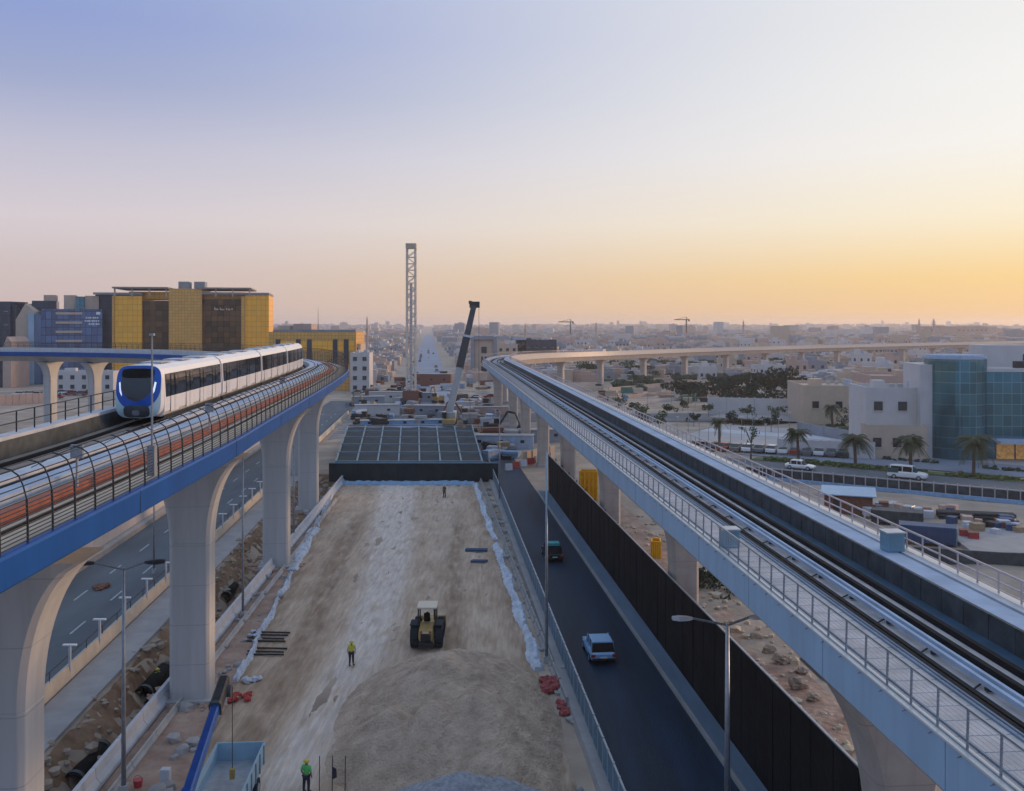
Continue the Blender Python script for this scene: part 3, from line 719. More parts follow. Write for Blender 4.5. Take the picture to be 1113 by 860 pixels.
def road_fence():
    r = thing('road_fence', (Xfence(60), 60, 0), 'low blue grey panel fence on a concrete kerb between sand yard and dark road', 'fence')
    ys_ = frange(18, 158, 3)+[158]
    b = MB(); b.loft([[(Xfence(y)-.75, y, .1), (Xfence(y)+.2, y, .1), (Xfence(y)+.12, y, .45), (Xfence(y)-.6, y, .5)] for y in ys_]); b.build('kerb', M['paving'], r, world_pts=True)
    pan = mk('fence_panel', (.09,.19,.28), .55, var=.2, scale=1)
    k = 0
    for y in frange(18, 158, 1.5):
        b = MB(); b.loft([[(Xfence(q)-.02, q, .5), (Xfence(q)+.02, q, .5), (Xfence(q)+.02, q, 2.05), (Xfence(q)-.02, q, 2.05)] for q in (y+.06, y+1.44)])
        b.build('panel', pan, r, world_pts=True); k += 1
    for y in frange(18, 158, 1.5):
        b = MB(); b.box((Xfence(y), y, 1.3), (.11,.11,1.75)); b.build('post', M['galv'], r, world_pts=True)
    b = MB(); b.loft([[(Xfence(y)-.05, y, 2.06), (Xfence(y)+.05, y, 2.06), (Xfence(y)+.05, y, 2.12), (Xfence(y)-.05, y, 2.12)] for y in ys_]); b.build('top_rail', M['galv'], r, world_pts=True)
road_fence()
# cloth and barriers around the sand yard
def cloth_line(fx, y0, y1, label, w=1.0, seed=1, name='geotextile_sheet', m='white_cloth'):
    rnd = random.Random(seed); b = MB(); rs = []
    for y in frange(y0, y1, .45):
        c = fx(y)+.10*math.sin(y*.7+seed)+rnd.uniform(-.08,.08); ww = w*(.55+.45*math.sin(y*.31+seed*2)**2)
        rs.append([(c-ww*.5, y, .14), (c-ww*.3, y, .32+rnd.uniform(-.1,.16)), (c, y, .30+rnd.uniform(-.12,.22)), (c+ww*.25, y, .45+rnd.uniform(-.12,.2)), (c+ww*.5, y, .14)])
    b.loft(rs); return tag(b.build(name, M[m]), label, 'sheet')
cloth_line(lambda y: XsiteR(y)+.1, 66, 104, 'crumpled pale blue cloth along the right edge of the sand yard, nearer half', 1.15, 1)
cloth_line(lambda y: XsiteR(y)+.1, 106, 143, 'crumpled pale cloth strip along the right edge of the sand yard, far half', 1.0, 2)
cloth_line(lambda y: XsiteL(y)-.1, 64, 92, 'crumpled white cloth along the left edge of the sand yard, nearer strip', .6, 3)
cloth_line(lambda y: XsiteL(y)-.2, 93, 112, 'wide bunched white cloth on the left edge beside the third pier', 1.5, 4)
cloth_line(lambda y: XsiteL(y)-.1, 113, 143, 'thin white cloth on the far left edge of the sand yard', .7, 5)
b = MB(); rnd = random.Random(4); rs = []
for i in range(50):
    x = XsiteL(144)+(XsiteR(144)-XsiteL(144))*i/49
    rs.append([(x,142.8,.14),(x,143.1,.4+rnd.uniform(-.1,.1)),(x,143.8,.6+rnd.uniform(-.1,.1)),(x,144.2,.14)])
b.loft(rs); tag(b.build('plastic_sheet', M['blue_film']), 'strip of blue plastic sheet at the far end of the sand yard', 'sheet')
# chain of kerb barriers next to the cloth
def barrier_run(fx, y0, y1, n, name, label, m, group, hgt=.8, gap=.25, w=.5):
    st = (y1-y0)/n; first = None
    for k in range(n):
        y = y0+k*st; L_ = st-gap
        t = thing(name, (fx(y+L_/2), y+L_/2, .1), label+', '+nth(k)+' from the camera', 'barrier', math.atan2(-(fx(y+L_)-fx(y)), L_), group)
        if first is None:
            b = MB(); h = hgt
            b.loft([[(-w/2, s_, 0), (w/2, s_, 0), (w/2, s_, h*.2), (w*.18, s_, h*.5), (w*.14, s_, h), (-w*.14, s_, h), (-w*.18, s_, h*.5), (-w/2, s_, h*.2)] for s_ in (-L_/2, L_/2)])
            first = b.build('block', m, t)
        else:
            c = first.copy(); COL.objects.link(c); c.parent = t
barrier_run(lambda y: XsiteR(y)+1.1, 60, 146, 26, 'low_barrier', 'grey barrier block between pale cloth and road fence', M['paving'], 'barrier chain right of the yard', .6)
barrier_run(Xjer, 28, 150, 34, 'concrete_barrier', 'white concrete road barrier in the row beside the excavated pit', M['white_slab'], 'white barrier row beside the pit', 1.05, .05, .8)
barrier_run(lambda y: Xjer(y)+1.3, 28, 130, 26, 'low_barrier', 'thin kerb block right of the white barrier row', M['concrete'], 'low kerb blocks beside the barrier row', .45, .05, .35)
def wall_left_road():
    r = thing('road_wall', (Xbar(60), 60, 0), 'low cream concrete wall separating the left road from the pavement', 'wall')
    b = MB(); b.loft([[(Xbar(y)-.2, y, .1), (Xbar(y)+.35, y, .1), (Xbar(y)+.15, y, 1.1), (Xbar(y)-.05, y, 1.1)] for y in frange(20, 260, 4)])
    b.build('wall', mk('cream_concrete', (.50,.45,.38), .8, var=.1), r, world_pts=True)
    b = MB()
    for y in frange(20, 260, 3.2): b.tube((Xbar(y)+.05, y, 1.05), (Xbar(y)+.05, y, 1.75), .03, n=5)
    b.loft([[(Xbar(y)+.02, y, 1.7), (Xbar(y)+.08, y, 1.7), (Xbar(y)+.08, y, 1.76), (Xbar(y)+.02, y, 1.76)] for y in frange(20, 260, 4)])
    b.build('handrail', M['dark_steel'], r, world_pts=True)
wall_left_road()
t0 = thing('light_post', (Xbar(59)+.2, 59, 0), 'short white T-shaped post in the row along the cream road wall', 'post', 0, 'T-shaped posts along the road wall')
b = MB(); b.box((0,0,1.3), (.15,.13,2.4)); b.build('post', M['white_slab'], t0)
b = MB(); b.box((0,0,2.52), (.95,.22,.09)); b.build('top_bar', M['white'], t0)
t0['label'] = 'white T-shaped post on the cream road wall, first from the camera'
for k in range(1, 22):
    y = 59+5.6*k; clone(t0, (Xbar(y)+.2, y, 0), 0, 'white T-shaped post on the cream road wall, %s from the camera' % nth(k))
def side_hoarding():
    r = thing('site_hoarding', (Xbar(90)-10.7, 90, 0), 'long white hoarding fence on the far side of the left road, with one green panel', 'fence')
    for k, y in enumerate(frange(70, 250, 4)):
        f = lambda q: Xbar(q)-10.8
        b = MB(); b.loft([[(f(q)-.05, q, .1), (f(q)+.05, q, .1), (f(q)+.05, q, 2.6), (f(q)-.05, q, 2.6)] for q in (y, y+3.94)])
        b.build('panel', M['hi_vis'] if y == 82 else M['wall_white'], r, world_pts=True)
    b = MB(); b.loft([[(Xbar(q)-10.7, q, .1), (Xbar(q)-10.1, q, .1), (Xbar(q)-10.1, q, .7), (Xbar(q)-10.6, q, .9)] for q in frange(60, 252, 4)]); b.build('kerb', M['paving'], r, world_pts=True)
side_hoarding()

# ------------------------------------------------------------------ pit pipes, rubble
def pipe(c, L_, r_, ang, label, m=None, tilt=0, name='drain_pipe'):
    t = thing(name, c, label, 'pipe', ang)
    b = MB(); n = 20; vs = []; 
    for y, rr in ((-L_/2, r_), (L_/2, r_), (L_/2, r_*.86), (-L_/2, r_*.86)):
        for i in range(n): a = 2*math.pi*i/n; vs.append((rr*math.cos(a), y, rr+rr*0+r_*0+rr*math.sin(a)+(r_-rr)))
    b.add(vs, [(k*n+i, k*n+(i+1) % n, ((k+1) % 4)*n+(i+1) % n, ((k+1) % 4)*n+i) for k in range(4) for i in range(n)])
    b.build('barrel', m or M['black_cloth'], t, smooth=True)
    for y in (-L_/2+.3, L_/2-.3):
        b = MB(); b.tube((0, y-.15, r_), (0, y+.15, r_), r_*1.08, n=20, cap=False); b.build('collar', M['dark_panel'], t, smooth=True)
pipe((-25.6, 55.5, -2.2), 4.5, .6, R(3), 'large black pipe lying in the pit, nearest one beside the white barriers')
pipe((-26.6, 68.5, -2.2), 5, .6, R(2), 'large black pipe lying in the pit, just left of the second pier')
pipe((-28.2, 92, -2.2), 4, .5, R(5), 'dark pipe lying in the pit between the second and third piers')
def rubble(name, pts, m, label, cat, seed):
    rnd = random.Random(seed); b = MB()
    for (x, y, z, rr, n) in pts:
        for i in range(n):
            a = rnd.uniform(0, 6.28); q = rr*math.sqrt(rnd.random()); s_ = rnd.uniform(.08,.32)*(1 if rnd.random() < .8 else 1.8)
            xx, yy = x+q*math.cos(a), y+q*math.sin(a)
            b.blob((xx, yy, z+max(0, gh(xx, yy))*0+(gh(xx, yy) if z == 0 else 0)+s_*.3), s_, 5, .35, (1,1,.7), rnd=rnd)
    return tag(b.build(name, m), label, cat, kind='stuff')
rubble('rubble', [(Xbar(y)+4.4, y, 0, 1.5, 9) for y in frange(46, 150, 3)], mk('rubble', (.36,.29,.23), .95, var=.35, scale=1.5), 'loose stones and broken earth along the pit edge', 'rubble', 3)
rubble('scattered_stones', [(XsiteL(y)-1.4, y, .12, 1.5, 8) for y in frange(48, 140, 6)]+[(XsiteR(y)+1.5, y, .12, .8, 10) for y in frange(58, 140, 4)]+[(-6+k*2.2, 47+k % 3, .15, 2, 8) for k in range(5)], M['paving'], 'small stones scattered on the dirt around the yard', 'stones', 5)
rubble('gravel_bank', [(Xmedr(y)+5+k*5, y, 0, 4, 20) for y in frange(40, 120, 7) for k in range(3)], M['concrete_tan'], 'stones strewn on the sandy bank under the right viaduct', 'stones', 6)

# boulders near the second right pier
for i, (x, y, s_) in enumerate([(822,690,.5),(836,704,.55),(850,716,.65),(868,742,.7),(872,726,.45),(884,756,.5)]):
    X, Y = px(x, y, .5); rnd = random.Random(30+i); b = MB(); b.blob((0,0,s_*.5), s_*.8, 8, .32, (1.2,1,.75), rnd=rnd)
    o = tag(b.build('boulder', M['rubble']), 'pale boulder on the bank behind the black hoarding, %s from the left' % nth(i), 'boulder', 'boulders behind the hoarding'); o.location = (X, Y, .1)

# ------------------------------------------------------------------ piles
prnd = random.Random(3)
def pile(name, mounds, x0, x1, y0, y1, m, label, amp=.05, seed=0, step=.22):
    b = MB(); xs_ = frange(x0, x1, step); ys_ = frange(y0, y1, step); n = len(xs_); vs = []
    for y in ys_:
        for x in xs_:
            z = -.15
            for (cx_, cy_, h, rx_, ry_, p_) in mounds:
                q = math.hypot((x-cx_)/rx_, (y-cy_)/ry_); hh = h*max(0, 1-q)**p_ if p_ < 9 else h*math.exp(-q*q*2)
                z = max(z, hh-.15, ) if p_ < 9 else z+hh
            z += (amp*pnoise(x+seed, y, 1.6)+amp*.6*pnoise(x, y+seed, 4.2)+amp*.4*pnoise(x, y, 9.1)+prnd.uniform(-.03,.03))*min(1, max(0, (z+.15)*1.2))
            vs.append((x, y, z))
    keep = [v[2] > .02 for v in vs]
    fs = [(j*n+i, j*n+i+1, (j+1)*n+i+1, (j+1)*n+i) for j in range(len(ys_)-1) for i in range(n-1) if keep[j*n+i] or keep[j*n+i+1] or keep[(j+1)*n+i+1] or keep[(j+1)*n+i]]
    b.add(vs, fs); return tag(b.build(name, m, smooth=False), label, 'pile')
pile('sand_pile', [(-4.2,59.5,4.0,7.4,11,1.0),(-2.0,54.0,3.9,5.4,8.0,1.05),(-6.9,53.5,3.0,4.2,5.5,1.05),(-.4,56.5,2.8,4.0,7,1.0),(-4.4,53,3.7,4.6,5.5,1.15),(-3.8,65.5,2.0,5,5.5,1.0),(-.9,50,2.6,4.0,5,1.0),(-5,59,.45,8.5,12,1.0),(-6.0,51,.5,4.5,7,1.2),(-3.5,65,.4,8,9,1.0)], -15, 3.2, 42, 74, M['sand'], 'broad heap of brown sand in the yard in front of the wheel loader', .09)
pile('gravel_pile', [(-2.4,45.2,3.2,6.6,5.6,1.0),(-.6,46.0,2.6,4.4,4,1.0)], -12, 6, 38, 51, M['gravel'], 'blue grey gravel heap at the bottom edge, in front of the brown sand heap', .05, 3)

# ------------------------------------------------------------------ shade roof
def shade_roof():
    x0, y0, x1, y1 = -28.5, 146, -4.6, 198
    r = thing('netted_roof', (-17, 146, 0), 'wide dark netted roof with a pale beam grid behind the sand yard', 'shed')
    fl = lambda y: -28.0-(y-146)*.14; fr = lambda y: -4.7-(y-146)*.075; z = 2.9
    b = MB(); n = 12
    b.add([(fl(146+52*j/n)+(fr(146+52*j/n)-fl(146+52*j/n))*i/n, 146+52*j/n, z+.12*math.sin(i*2.1+j)*math.sin(j*1.7)) for j in range(n+1) for i in range(n+1)], [(j*(n+1)+i, j*(n+1)+i+1, (j+1)*(n+1)+i+1, (j+1)*(n+1)+i) for j in range(n) for i in range(n)])
    b.build('net', M['dark_net'], r, world_pts=True)
    for i in range(8):
        u = i/7; b = MB(); a_ = (fl(146)+(fr(146)-fl(146))*u, 146, z+.3); c_ = (fl(198)+(fr(198)-fl(198))*u, 198, z+.3)
        b.tube(a_, c_, .17, n=4); b.build('long_beam', M['blue_beam'], r, world_pts=True)
    for j in range(6):
        y = 146+52*(j/5)**1.0; b = MB(); b.tube((fl(y), y, z+.42), (fr(y), y, z+.42), .15, n=4); b.build('cross_beam', M['blue_beam'], r, world_pts=True)
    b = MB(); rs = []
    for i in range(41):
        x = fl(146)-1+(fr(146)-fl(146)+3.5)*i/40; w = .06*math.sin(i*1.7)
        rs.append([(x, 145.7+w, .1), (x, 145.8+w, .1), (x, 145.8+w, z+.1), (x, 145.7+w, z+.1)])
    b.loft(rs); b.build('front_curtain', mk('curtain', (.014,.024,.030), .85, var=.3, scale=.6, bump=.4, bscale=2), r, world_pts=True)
    b = MB(); b.tube((fl(146)-1, 145.7, z+.2), (fr(146)+2.5, 145.7, z+.2), .1, n=6); b.build('eave_rail', M['blue_beam'], r, world_pts=True)
    for x in (fl(198)+.5, -20, fr(198)-.5, fl(160)+.5, fr(160)-.5):
        y = 197 if abs(x+20) < 1 or x < -30 else 170; b = MB(); b.box((x, y, 1.5), (.25,.25,2.9)); b.build('post', M['blue_beam'], r, world_pts=True)
shade_roof()

# ------------------------------------------------------------------ people
def person(loc, rz, label, vest, h=1.76, pose='stand'):
    t = thing('person', loc, label, 'person', rz)
    k = h/1.76
    J = {'pel':(0,0,.95),'chest':(0,.0,1.28),'neck':(0,0,1.47),'head':(0,-.01,1.62),'hl':(-.1,0,.9),'kl':(-.12,-.03,.5),'al':(-.13,.02,.09),'tl':(-.14,-.15,.04),
         'hr':(.1,0,.9),'kr':(.12,.02,.5),'ar':(.14,.05,.09),'tr':(.15,-.12,.04),'sl':(-.19,0,1.42),'el':(-.27,.03,1.14),'wl':(-.25,-.08,.9),'ml':(-.25,-.11,.82),
         'sr':(.19,0,1.42),'er':(.28,.02,1.15),'wr':(.24,-.12,.93),'mr':(.23,-.15,.85)}
    if pose == 'reach': J['wr'] = (.22,-.28,1.2); J['mr'] = (.2,-.35,1.25); J['kl'] = (-.13,-.14,.5); J['al'] = (-.13,-.05,.09); J['tl'] = (-.14,-.22,.04)
    rad = dict(pel=.15,chest=.16,neck=.06,head=.105,hl=.1,kl=.07,al=.05,tl=.04,hr=.1,kr=.07,ar=.05,tr=.04,sl=.075,el=.05,wl=.035,ml=.04,sr=.075,er=.05,wr=.035,mr=.04)
    E = [('pel','chest'),('chest','neck'),('neck','head'),('pel','hl'),('hl','kl'),('kl','al'),('al','tl'),('pel','hr'),('hr','kr'),('kr','ar'),('ar','tr'),('chest','sl'),('sl','el'),('el','wl'),('wl','ml'),('chest','sr'),('sr','er'),('er','wr'),('wr','mr')]
    def skin(name, keys, edges, m, grow=0, sub=1, root=None):
        me = bpy.data.meshes.new(name); ks = list(keys)
        me.from_pydata([tuple(c*k for c in J[q]) for q in ks], [(ks.index(a), ks.index(b_)) for a, b_ in edges], []); me.materials.append(m)
        o = bpy.data.objects.new(name, me); COL.objects.link(o); o.parent = t
        md = o.modifiers.new('skin', 'SKIN'); md.use_smooth_shade = True
        for i, q in enumerate(ks):
            v = me.skin_vertices[0].data[i]; v.radius = ((rad[q]+grow)*k, (rad[q]+grow)*k*(.75 if q in ('pel','chest') else 1)); v.use_root = (q == (root or ks[0]))
        o.modifiers.new('sub', 'SUBSURF').levels = sub; o.modifiers['sub'].render_levels = sub
        return o
    body = skin('body', J.keys(), E, M['skin'])
    skin('trousers', ['pel','hl','kl','al','hr','kr','ar'], [e for e in E if e in (('pel','hl'),('hl','kl'),('kl','al'),('pel','hr'),('hr','kr'),('kr','ar'))], M['trousers'], .018)
    skin('vest', ['chest','pel','sl','sr','el','er'], [('chest','pel'),('chest','sl'),('sl','el'),('chest','sr'),('sr','er')], vest, .022)
    b = MB(); b.blob((0,-.01*k,1.69*k), .135*k, 12, 0, (1,1.15,.75)); b.tube((0,-.02*k,1.66*k), (0,-.02*k,1.68*k), .17*k, n=14); b.build('helmet', M['helmet'], t, smooth=True)
    b = MB()
    for q in ('tl','tr'): b.box((J[q][0]*k, (J[q][1]+.09)*k, .045*k), (.11*k,.29*k,.09*k))
    b.build('boots', M['dark_steel'], t)
    # face details on the head and fingers on the hands
    b = MB(); b.blob((0,-.12*k,1.61*k), .018*k, 6, 0, (1,1,1.5)); 
    for sx in (-1, 1): b.blob((sx*.105*k, 0, 1.62*k), .025*k, 6, 0, (.5,1,1.3))
    for q, e in (('ml','wl'), ('mr','wr')):
        h0 = Vector(J[q])*k; dd = (Vector(J[q])-Vector(J[e])).normalized()
        for i in range(4): o_ = Vector((0, .02*(i-1.5), 0))*k; b.tube(h0+o_, h0+o_+dd*.07*k+Vector((0,-.015,0))*k, .01*k, .007*k, n=5)
    b.build('features', M['skin'], body)
    return t
X, Y = px(382, 722, .2); person((X, Y, .14), R(20), 'worker in yellow vest standing on the pale haul track left of the loader', M['hi_vis_yellow'])
X, Y = px(483, 540, .2); person((X, Y, .14), R(-30), 'distant worker in dark clothes alone at the far end of the sand yard', mk('dark_vest', (.12,.09,.07), .8), 1.8)
X, Y = px(333, 861, .2); person((X, Y, .14), R(165), 'worker in bright green vest at the bottom edge beside the three stakes', M['hi_vis'], 1.78)
X, Y = px(171, 742, -1.8); person((X, Y, gh(X, Y)), R(60), 'worker in green vest down in the pit beside the black pipe', M['hi_vis'], 1.75, 'reach')

# ------------------------------------------------------------------ wheel loader / tractor seen from behind
def loader():
    X, Y = px(465, 699, .1)
    t = thing('wheel_loader', (X, Y, .12), 'yellow loader tractor with big dark wheels and cream cab roof behind the sand heap', 'loader', R(0))
    b = MB()
    b.loft([[(-.55*s_, y, z0), (.55*s_, y, z0), (.62*s_, y, z0+.35), (.55*s_, y, z1), (-.55*s_, y, z1), (-.62*s_, y, z0+.35)] for y, s_, z0, z1 in ((-1.9,.8,.8,1.45),(-1.75,.95,.7,1.6),(-.3,1,.65,1.75),(.5,1,.65,1.5),(2.4,.9,.7,1.35),(2.6,.75,.8,1.2))])
    b.build('body', M['yellow'], t, bevel=.05)
    b = MB(); b.box((0,-1.93,1.05), (.75,.06,.5)); b.build('rear_grille', M['dark_steel'], t)
    b = MB(); b.box((0,-1.3,.55), (.8,.9,.4)); b.box((0,-1.95,.55), (1.1,.25,.3)); b.build('counterweight', M['dark_steel'], t, bevel=.04)
    b = MB(); b.box((0,-.2,3.02), (1.55,1.75,.14)); b.build('cab_roof', M['cream'], t, bevel=.05)
    b = MB()
    for sx in (-.66,.66):
        for y in (-.92,.55): b.tube((sx, y, 1.6), (sx*.98, y, 2.98), .055, n=6)
    b.build('cab_frame', M['dark_steel'], t)
    b = MB(); b.box((0,-.45,1.95), (.5,.5,.15)); b.box((0,-.68,2.25), (.48,.12,.6)); b.build('seat', M['black_cloth'], t, bevel=.04)
    b = MB(); b.tube((.42,1.0,1.5), (.42,1.0,2.6), .05); b.build('exhaust', M['dark_steel'], t)
    b = MB(); b.blob((0,-.42,2.38), .16, 8, .05, (1,1,1.2)); b.loft([[(-.24,y,z),(.24,y,z),(.2,y+.22,z+.02),(-.2,y+.22,z+.02)] for y, z in ((-.55,1.98),(-.58,2.28))]); b.build('driver', M['trousers'], t)
    b = MB(); b.box((0,-1.92,1.42), (.5,.04,.14)); b.build('number_plate', M['cream'], t)
    for sx in (-1, 1):
        for y, rr, w in ((-.75,.86,.62), (1.75,.72,.5)):
            b = MB(); n = 24; c_ = Vector((sx*.93, y, rr))
            prof = [(-w/2,rr*.55),(-w/2,rr*.9),(-w/2+.07,rr),(w/2-.07,rr),(w/2,rr*.9),(w/2,rr*.55)]
            rs = [[(c_.x+o, c_.y+q*math.cos(2*math.pi*i/n), c_.z+q*math.sin(2*math.pi*i/n)) for i in range(n)] for o, q in prof]
            b.loft(rs, cap=False)
            for i in range(n):
                a = 2*math.pi*i/n; b.box((c_.x, c_.y+rr*math.cos(a), c_.z+rr*math.sin(a)), (w*.92, .07, .07), rx=a)
            wh = b.build('wheel', M['tyre'], t)
            b = MB(); b.tube(c_+Vector((-w*.38,0,0)), c_+Vector((w*.38,0,0)), rr*.55, n=18); b.build('rim', M['yellow'], wh)
        b = MB(); b.box((sx*.93,-.75,1.82), (.66,1.3,.08)); b.build('mudguard', M['tyre'], t)
        b = MB(); b.box((sx*.35,-1.98,1.5), (.16,.05,.1)); b.build('tail_light', M['red'], t)
    b = MB(); b.loft([[(x,3.1,.15),(x,3.9,.12),(x,3.6,.5),(x,3.25,1.15),(x,3.15,1.1)] for x in (-1.2,1.2)]); b.build('bucket', M['yellow'], t)
    b = MB()
    for sx in (-.55,.55): b.line([(sx,1.2,1.6),(sx,2.7,1.2),(sx,3.2,.6)], .1)
    b.build('lift_arm', M['yellow'], t)
loader()

# ------------------------------------------------------------------ cars
def car_parts(t, paint, L_=4.5, W_=1.85, H_=1.65, kind='suv', small=False):
    hw = W_/2; zb = .32; zs = H_*.56
    def ring(y, w, z0, z1, c=.12): return [(-w+c*.6, y, z0), (w-c*.6, y, z0), (w, y, z0+c), (w, y, z1-c*1.4), (w-c, y, z1), (-w+c, y, z1), (-w, y, z1-c*1.4), (-w, y, z0+c)]
    b = MB(); b.loft([ring(-L_/2, hw*.86, zb+.12, zs*.88), ring(-L_/2+.12, hw*.95, zb, zs*.98), ring(-L_/4, hw, zb-.05, zs), ring(0, hw, zb-.05, zs), ring(L_/4, hw, zb-.05, zs*.98), ring(L_/2-.5, hw*.97, zb, zs*.9), ring(L_/2-.08, hw*.88, zb+.05, zs*.78), ring(L_/2, hw*.78, zb+.12, zs*.66)])
    body = b.build('body', paint, t, smooth=False, bevel=.04)
    gb = -L_/2+.22 if kind != 'sedan' else -L_/2+.75; gf = L_/2-1.25
    b = MB(); b.loft([ring(gb, hw*.88, zs-.04, zs+.02, .02), ring(gb+.28, hw*.82, zs-.04, H_-.1, .06), ring(gb+.9, hw*.80, zs-.04, H_-.04, .08), ring(gf-.95, hw*.80, zs-.04, H_-.05, .08), ring(gf-.1, hw*.86, zs-.04, zs+.04, .02)])
    b.build('glass', M['glass_dark'], t)
    b = MB(); b.loft([ring(gb+.22, hw*.80, H_-.12, H_-.03, .03), ring(gb+.9, hw*.81, H_-.1, H_+.01, .04), ring(gf-1.0, hw*.80, H_-.12, H_-.01, .04), ring(gf-.82, hw*.76, H_-.17, H_-.09, .03)])
    b.build('roof', paint, t)
    for sx in (-1, 1):
        b = MB()
        for y in (gb+.32, (gb+gf)/2-.05, gf-.7): b.box((sx*hw*.855, y, (zs+H_)/2-.03), (.07,.09,H_-zs-.05), ry=-sx*.12)
        b.build('pillar', paint, t)
        for y in (-L_*.31, L_*.31):
            b = MB(); b.tube((sx*(hw-.21), y, .33), (sx*(hw+.01), y, .33), .335, n=18); w = b.build('wheel', M['tyre'], t)
            b = MB(); b.tube((sx*(hw-.05), y, .33), (sx*(hw+.02), y, .33), .2, n=12); b.build('rim', M['galv'], w)
        b = MB(); b.box((sx*hw*.8, -L_/2+.02, zs*.78), (.28,.1,.2)); b.build('tail_light', M['red'], t)
        b = MB(); b.box((sx*hw*.72, L_/2-.06, zs*.66), (.3,.1,.14)); b.build('headlight', M['white'], t)
        b = MB(); b.box((sx*(hw+.09), gf-.45, zs+.05), (.16,.1,.12)); b.build('mirror', paint, t)
    b = MB(); b.box((0, -L_/2-.01, zs*.62), (.52,.04,.13)); b.build('number_plate', M['white'], t)
    b = MB(); b.box((0, -L_/2+.02, zb+.12), (W_*.86,.14,.16)); b.build('bumper', M['dark_steel'], t)
silver = mk('silver_paint', (.36,.62,.95), .25, metal=.2, var=.04); dkg = mk('dark_car_paint', (.03,.05,.06), .25, metal=.3, var=.1)
whitep = mk('white_paint', (.78,.78,.78), .25, var=.03)
X, Y = px(653, 722, .15); hd = math.atan(.085)
t = thing('car', (X, Y+1.9, .155), 'silver blue car seen from behind, driving on the dark road near the fence', 'car', hd); car_parts(t, silver, 4.4, 1.9, 1.62)
X, Y = px(601, 611, .15)
t = thing('car', (X, Y+2, .155), 'dark pickup car with a teal load, farther up the dark road', 'car', hd); car_parts(t, dkg, 4.6, 1.85, 1.6)
b = MB(); b.box((0,-1.2,1.75), (1.2,1.1,.3)); b.build('roof_load', mk('teal', (.06,.35,.38), .6), t, bevel=.05)
# upper road by the palms
def onp(u, v, z=PH): p = plat(u, v); return (p[0], p[1], z)
ang = math.atan2(PU.y, PU.x)
X, Y = px(984, 522, PH); uu, vv = uv(X, Y); p = plat(uu, 2.8)
t = thing('van', (p[0], p[1], PH+.02), 'white and dark green van on the raised road, in front of the palms', 'van', ang-math.pi/2)
car_parts(t, whitep, 5.6, 2.0, 2.0)
b = MB(); b.box((0,-1.9,1.25), (2.03,1.6,.7)); b.build('rear_side_panel', mk('dark_green_paint', (.02,.10,.10), .3), t, bevel=.05)
X, Y = px(868, 511, PH); uu, vv = uv(X, Y); p = plat(uu, 2.8)
t = thing('car', (p[0], p[1], PH+.02), 'white sedan half hidden on the raised road left of the van', 'car', ang-math.pi/2); car_parts(t, whitep, 4.7, 1.85, 1.5, 'sedan')

# ------------------------------------------------------------------ street lamps
def lamp(loc, h, arms, label, rz=0, r_=.13, head='white', group=None):
    t = thing('street_lamp', loc, label, 'street lamp', rz, group)
    b = MB(); b.tube((0,0,0), (0,0,h), r_, r_*.55, n=10); b.build('pole', M['galv' if head == 'galv' else 'grey_steel'], t, smooth=True)
    b = MB(); b.box((0,0,.25), (r_*3.2,r_*3.2,.5)); b.build('base', M['concrete'], t)
    for s_, L_ in arms:
        b = MB(); b.line([(0,0,h-.1), (s_*L_*.45,0,h+.08), (s_*L_,0,h+.3)], r_*.4, 6); a_ = b.build('arm', M['grey_steel'], t)
        b = MB(); b.loft([[(s_*(L_+o), -w, h+.3-.03-tk), (s_*(L_+o), w, h+.3-.03-tk), (s_*(L_+o), w*.7, h+.3+tk+o*.05), (s_*(L_+o), -w*.7, h+.3+tk+o*.05)] for o, w, tk in ((-.1,.08,.04),(.15,.17,.07),(.6,.19,.08),(.95,.12,.04))])
        b.build('lamp_head', M[head], a_)
    return t
lamp((11.0, 47.0, .3), 9.45, [(-1, 1.9), (1, 1.2)], 'double armed street lamp on the median of the dark road, nearest, right of centre', R(3), .17, 'galv')
X, Y = px(594, 722, 0); lamp((X, Y, .1), 15.5, [], 'tall bare lamp pole beside the road fence, left of the silver car', 0, .13)
X, Y = px(543, 546, 0); lamp((X, Y, .1), 12, [(-1, 1.0)], 'thin lamp pole at the corner between netted roof and road end', 0, .11)
X, Y = px(511, 470, 0); lamp((X, Y, .1), 16, [], 'very thin pole beside the telescopic crane', 0, .10)
lamp((-20.6, 48.8, .1), 12.0, [(-1, 1.6), (1, 1.2)], 'double armed street lamp rising between the first two left piers', R(4), .13, 'dark_steel')
X, Y = px(264, 672, 0); lamp((X, Y, .1), 14, [(-1, 1.5)], 'dark lamp pole on the dirt between the second and third left piers', 0, .11, 'dark_steel')
lamp((-35.8, 92, .1), 10.5, [(-1, 1.5)], 'lamp pole across the left road behind the cream wall', 0, .11, 'dark_steel')
X, Y = px(325, 590, 0); lamp((X-.6, Y, .1), 11, [(-1, 1.2)], 'lamp pole just left of the fourth left pier', 0, .11, 'dark_steel')

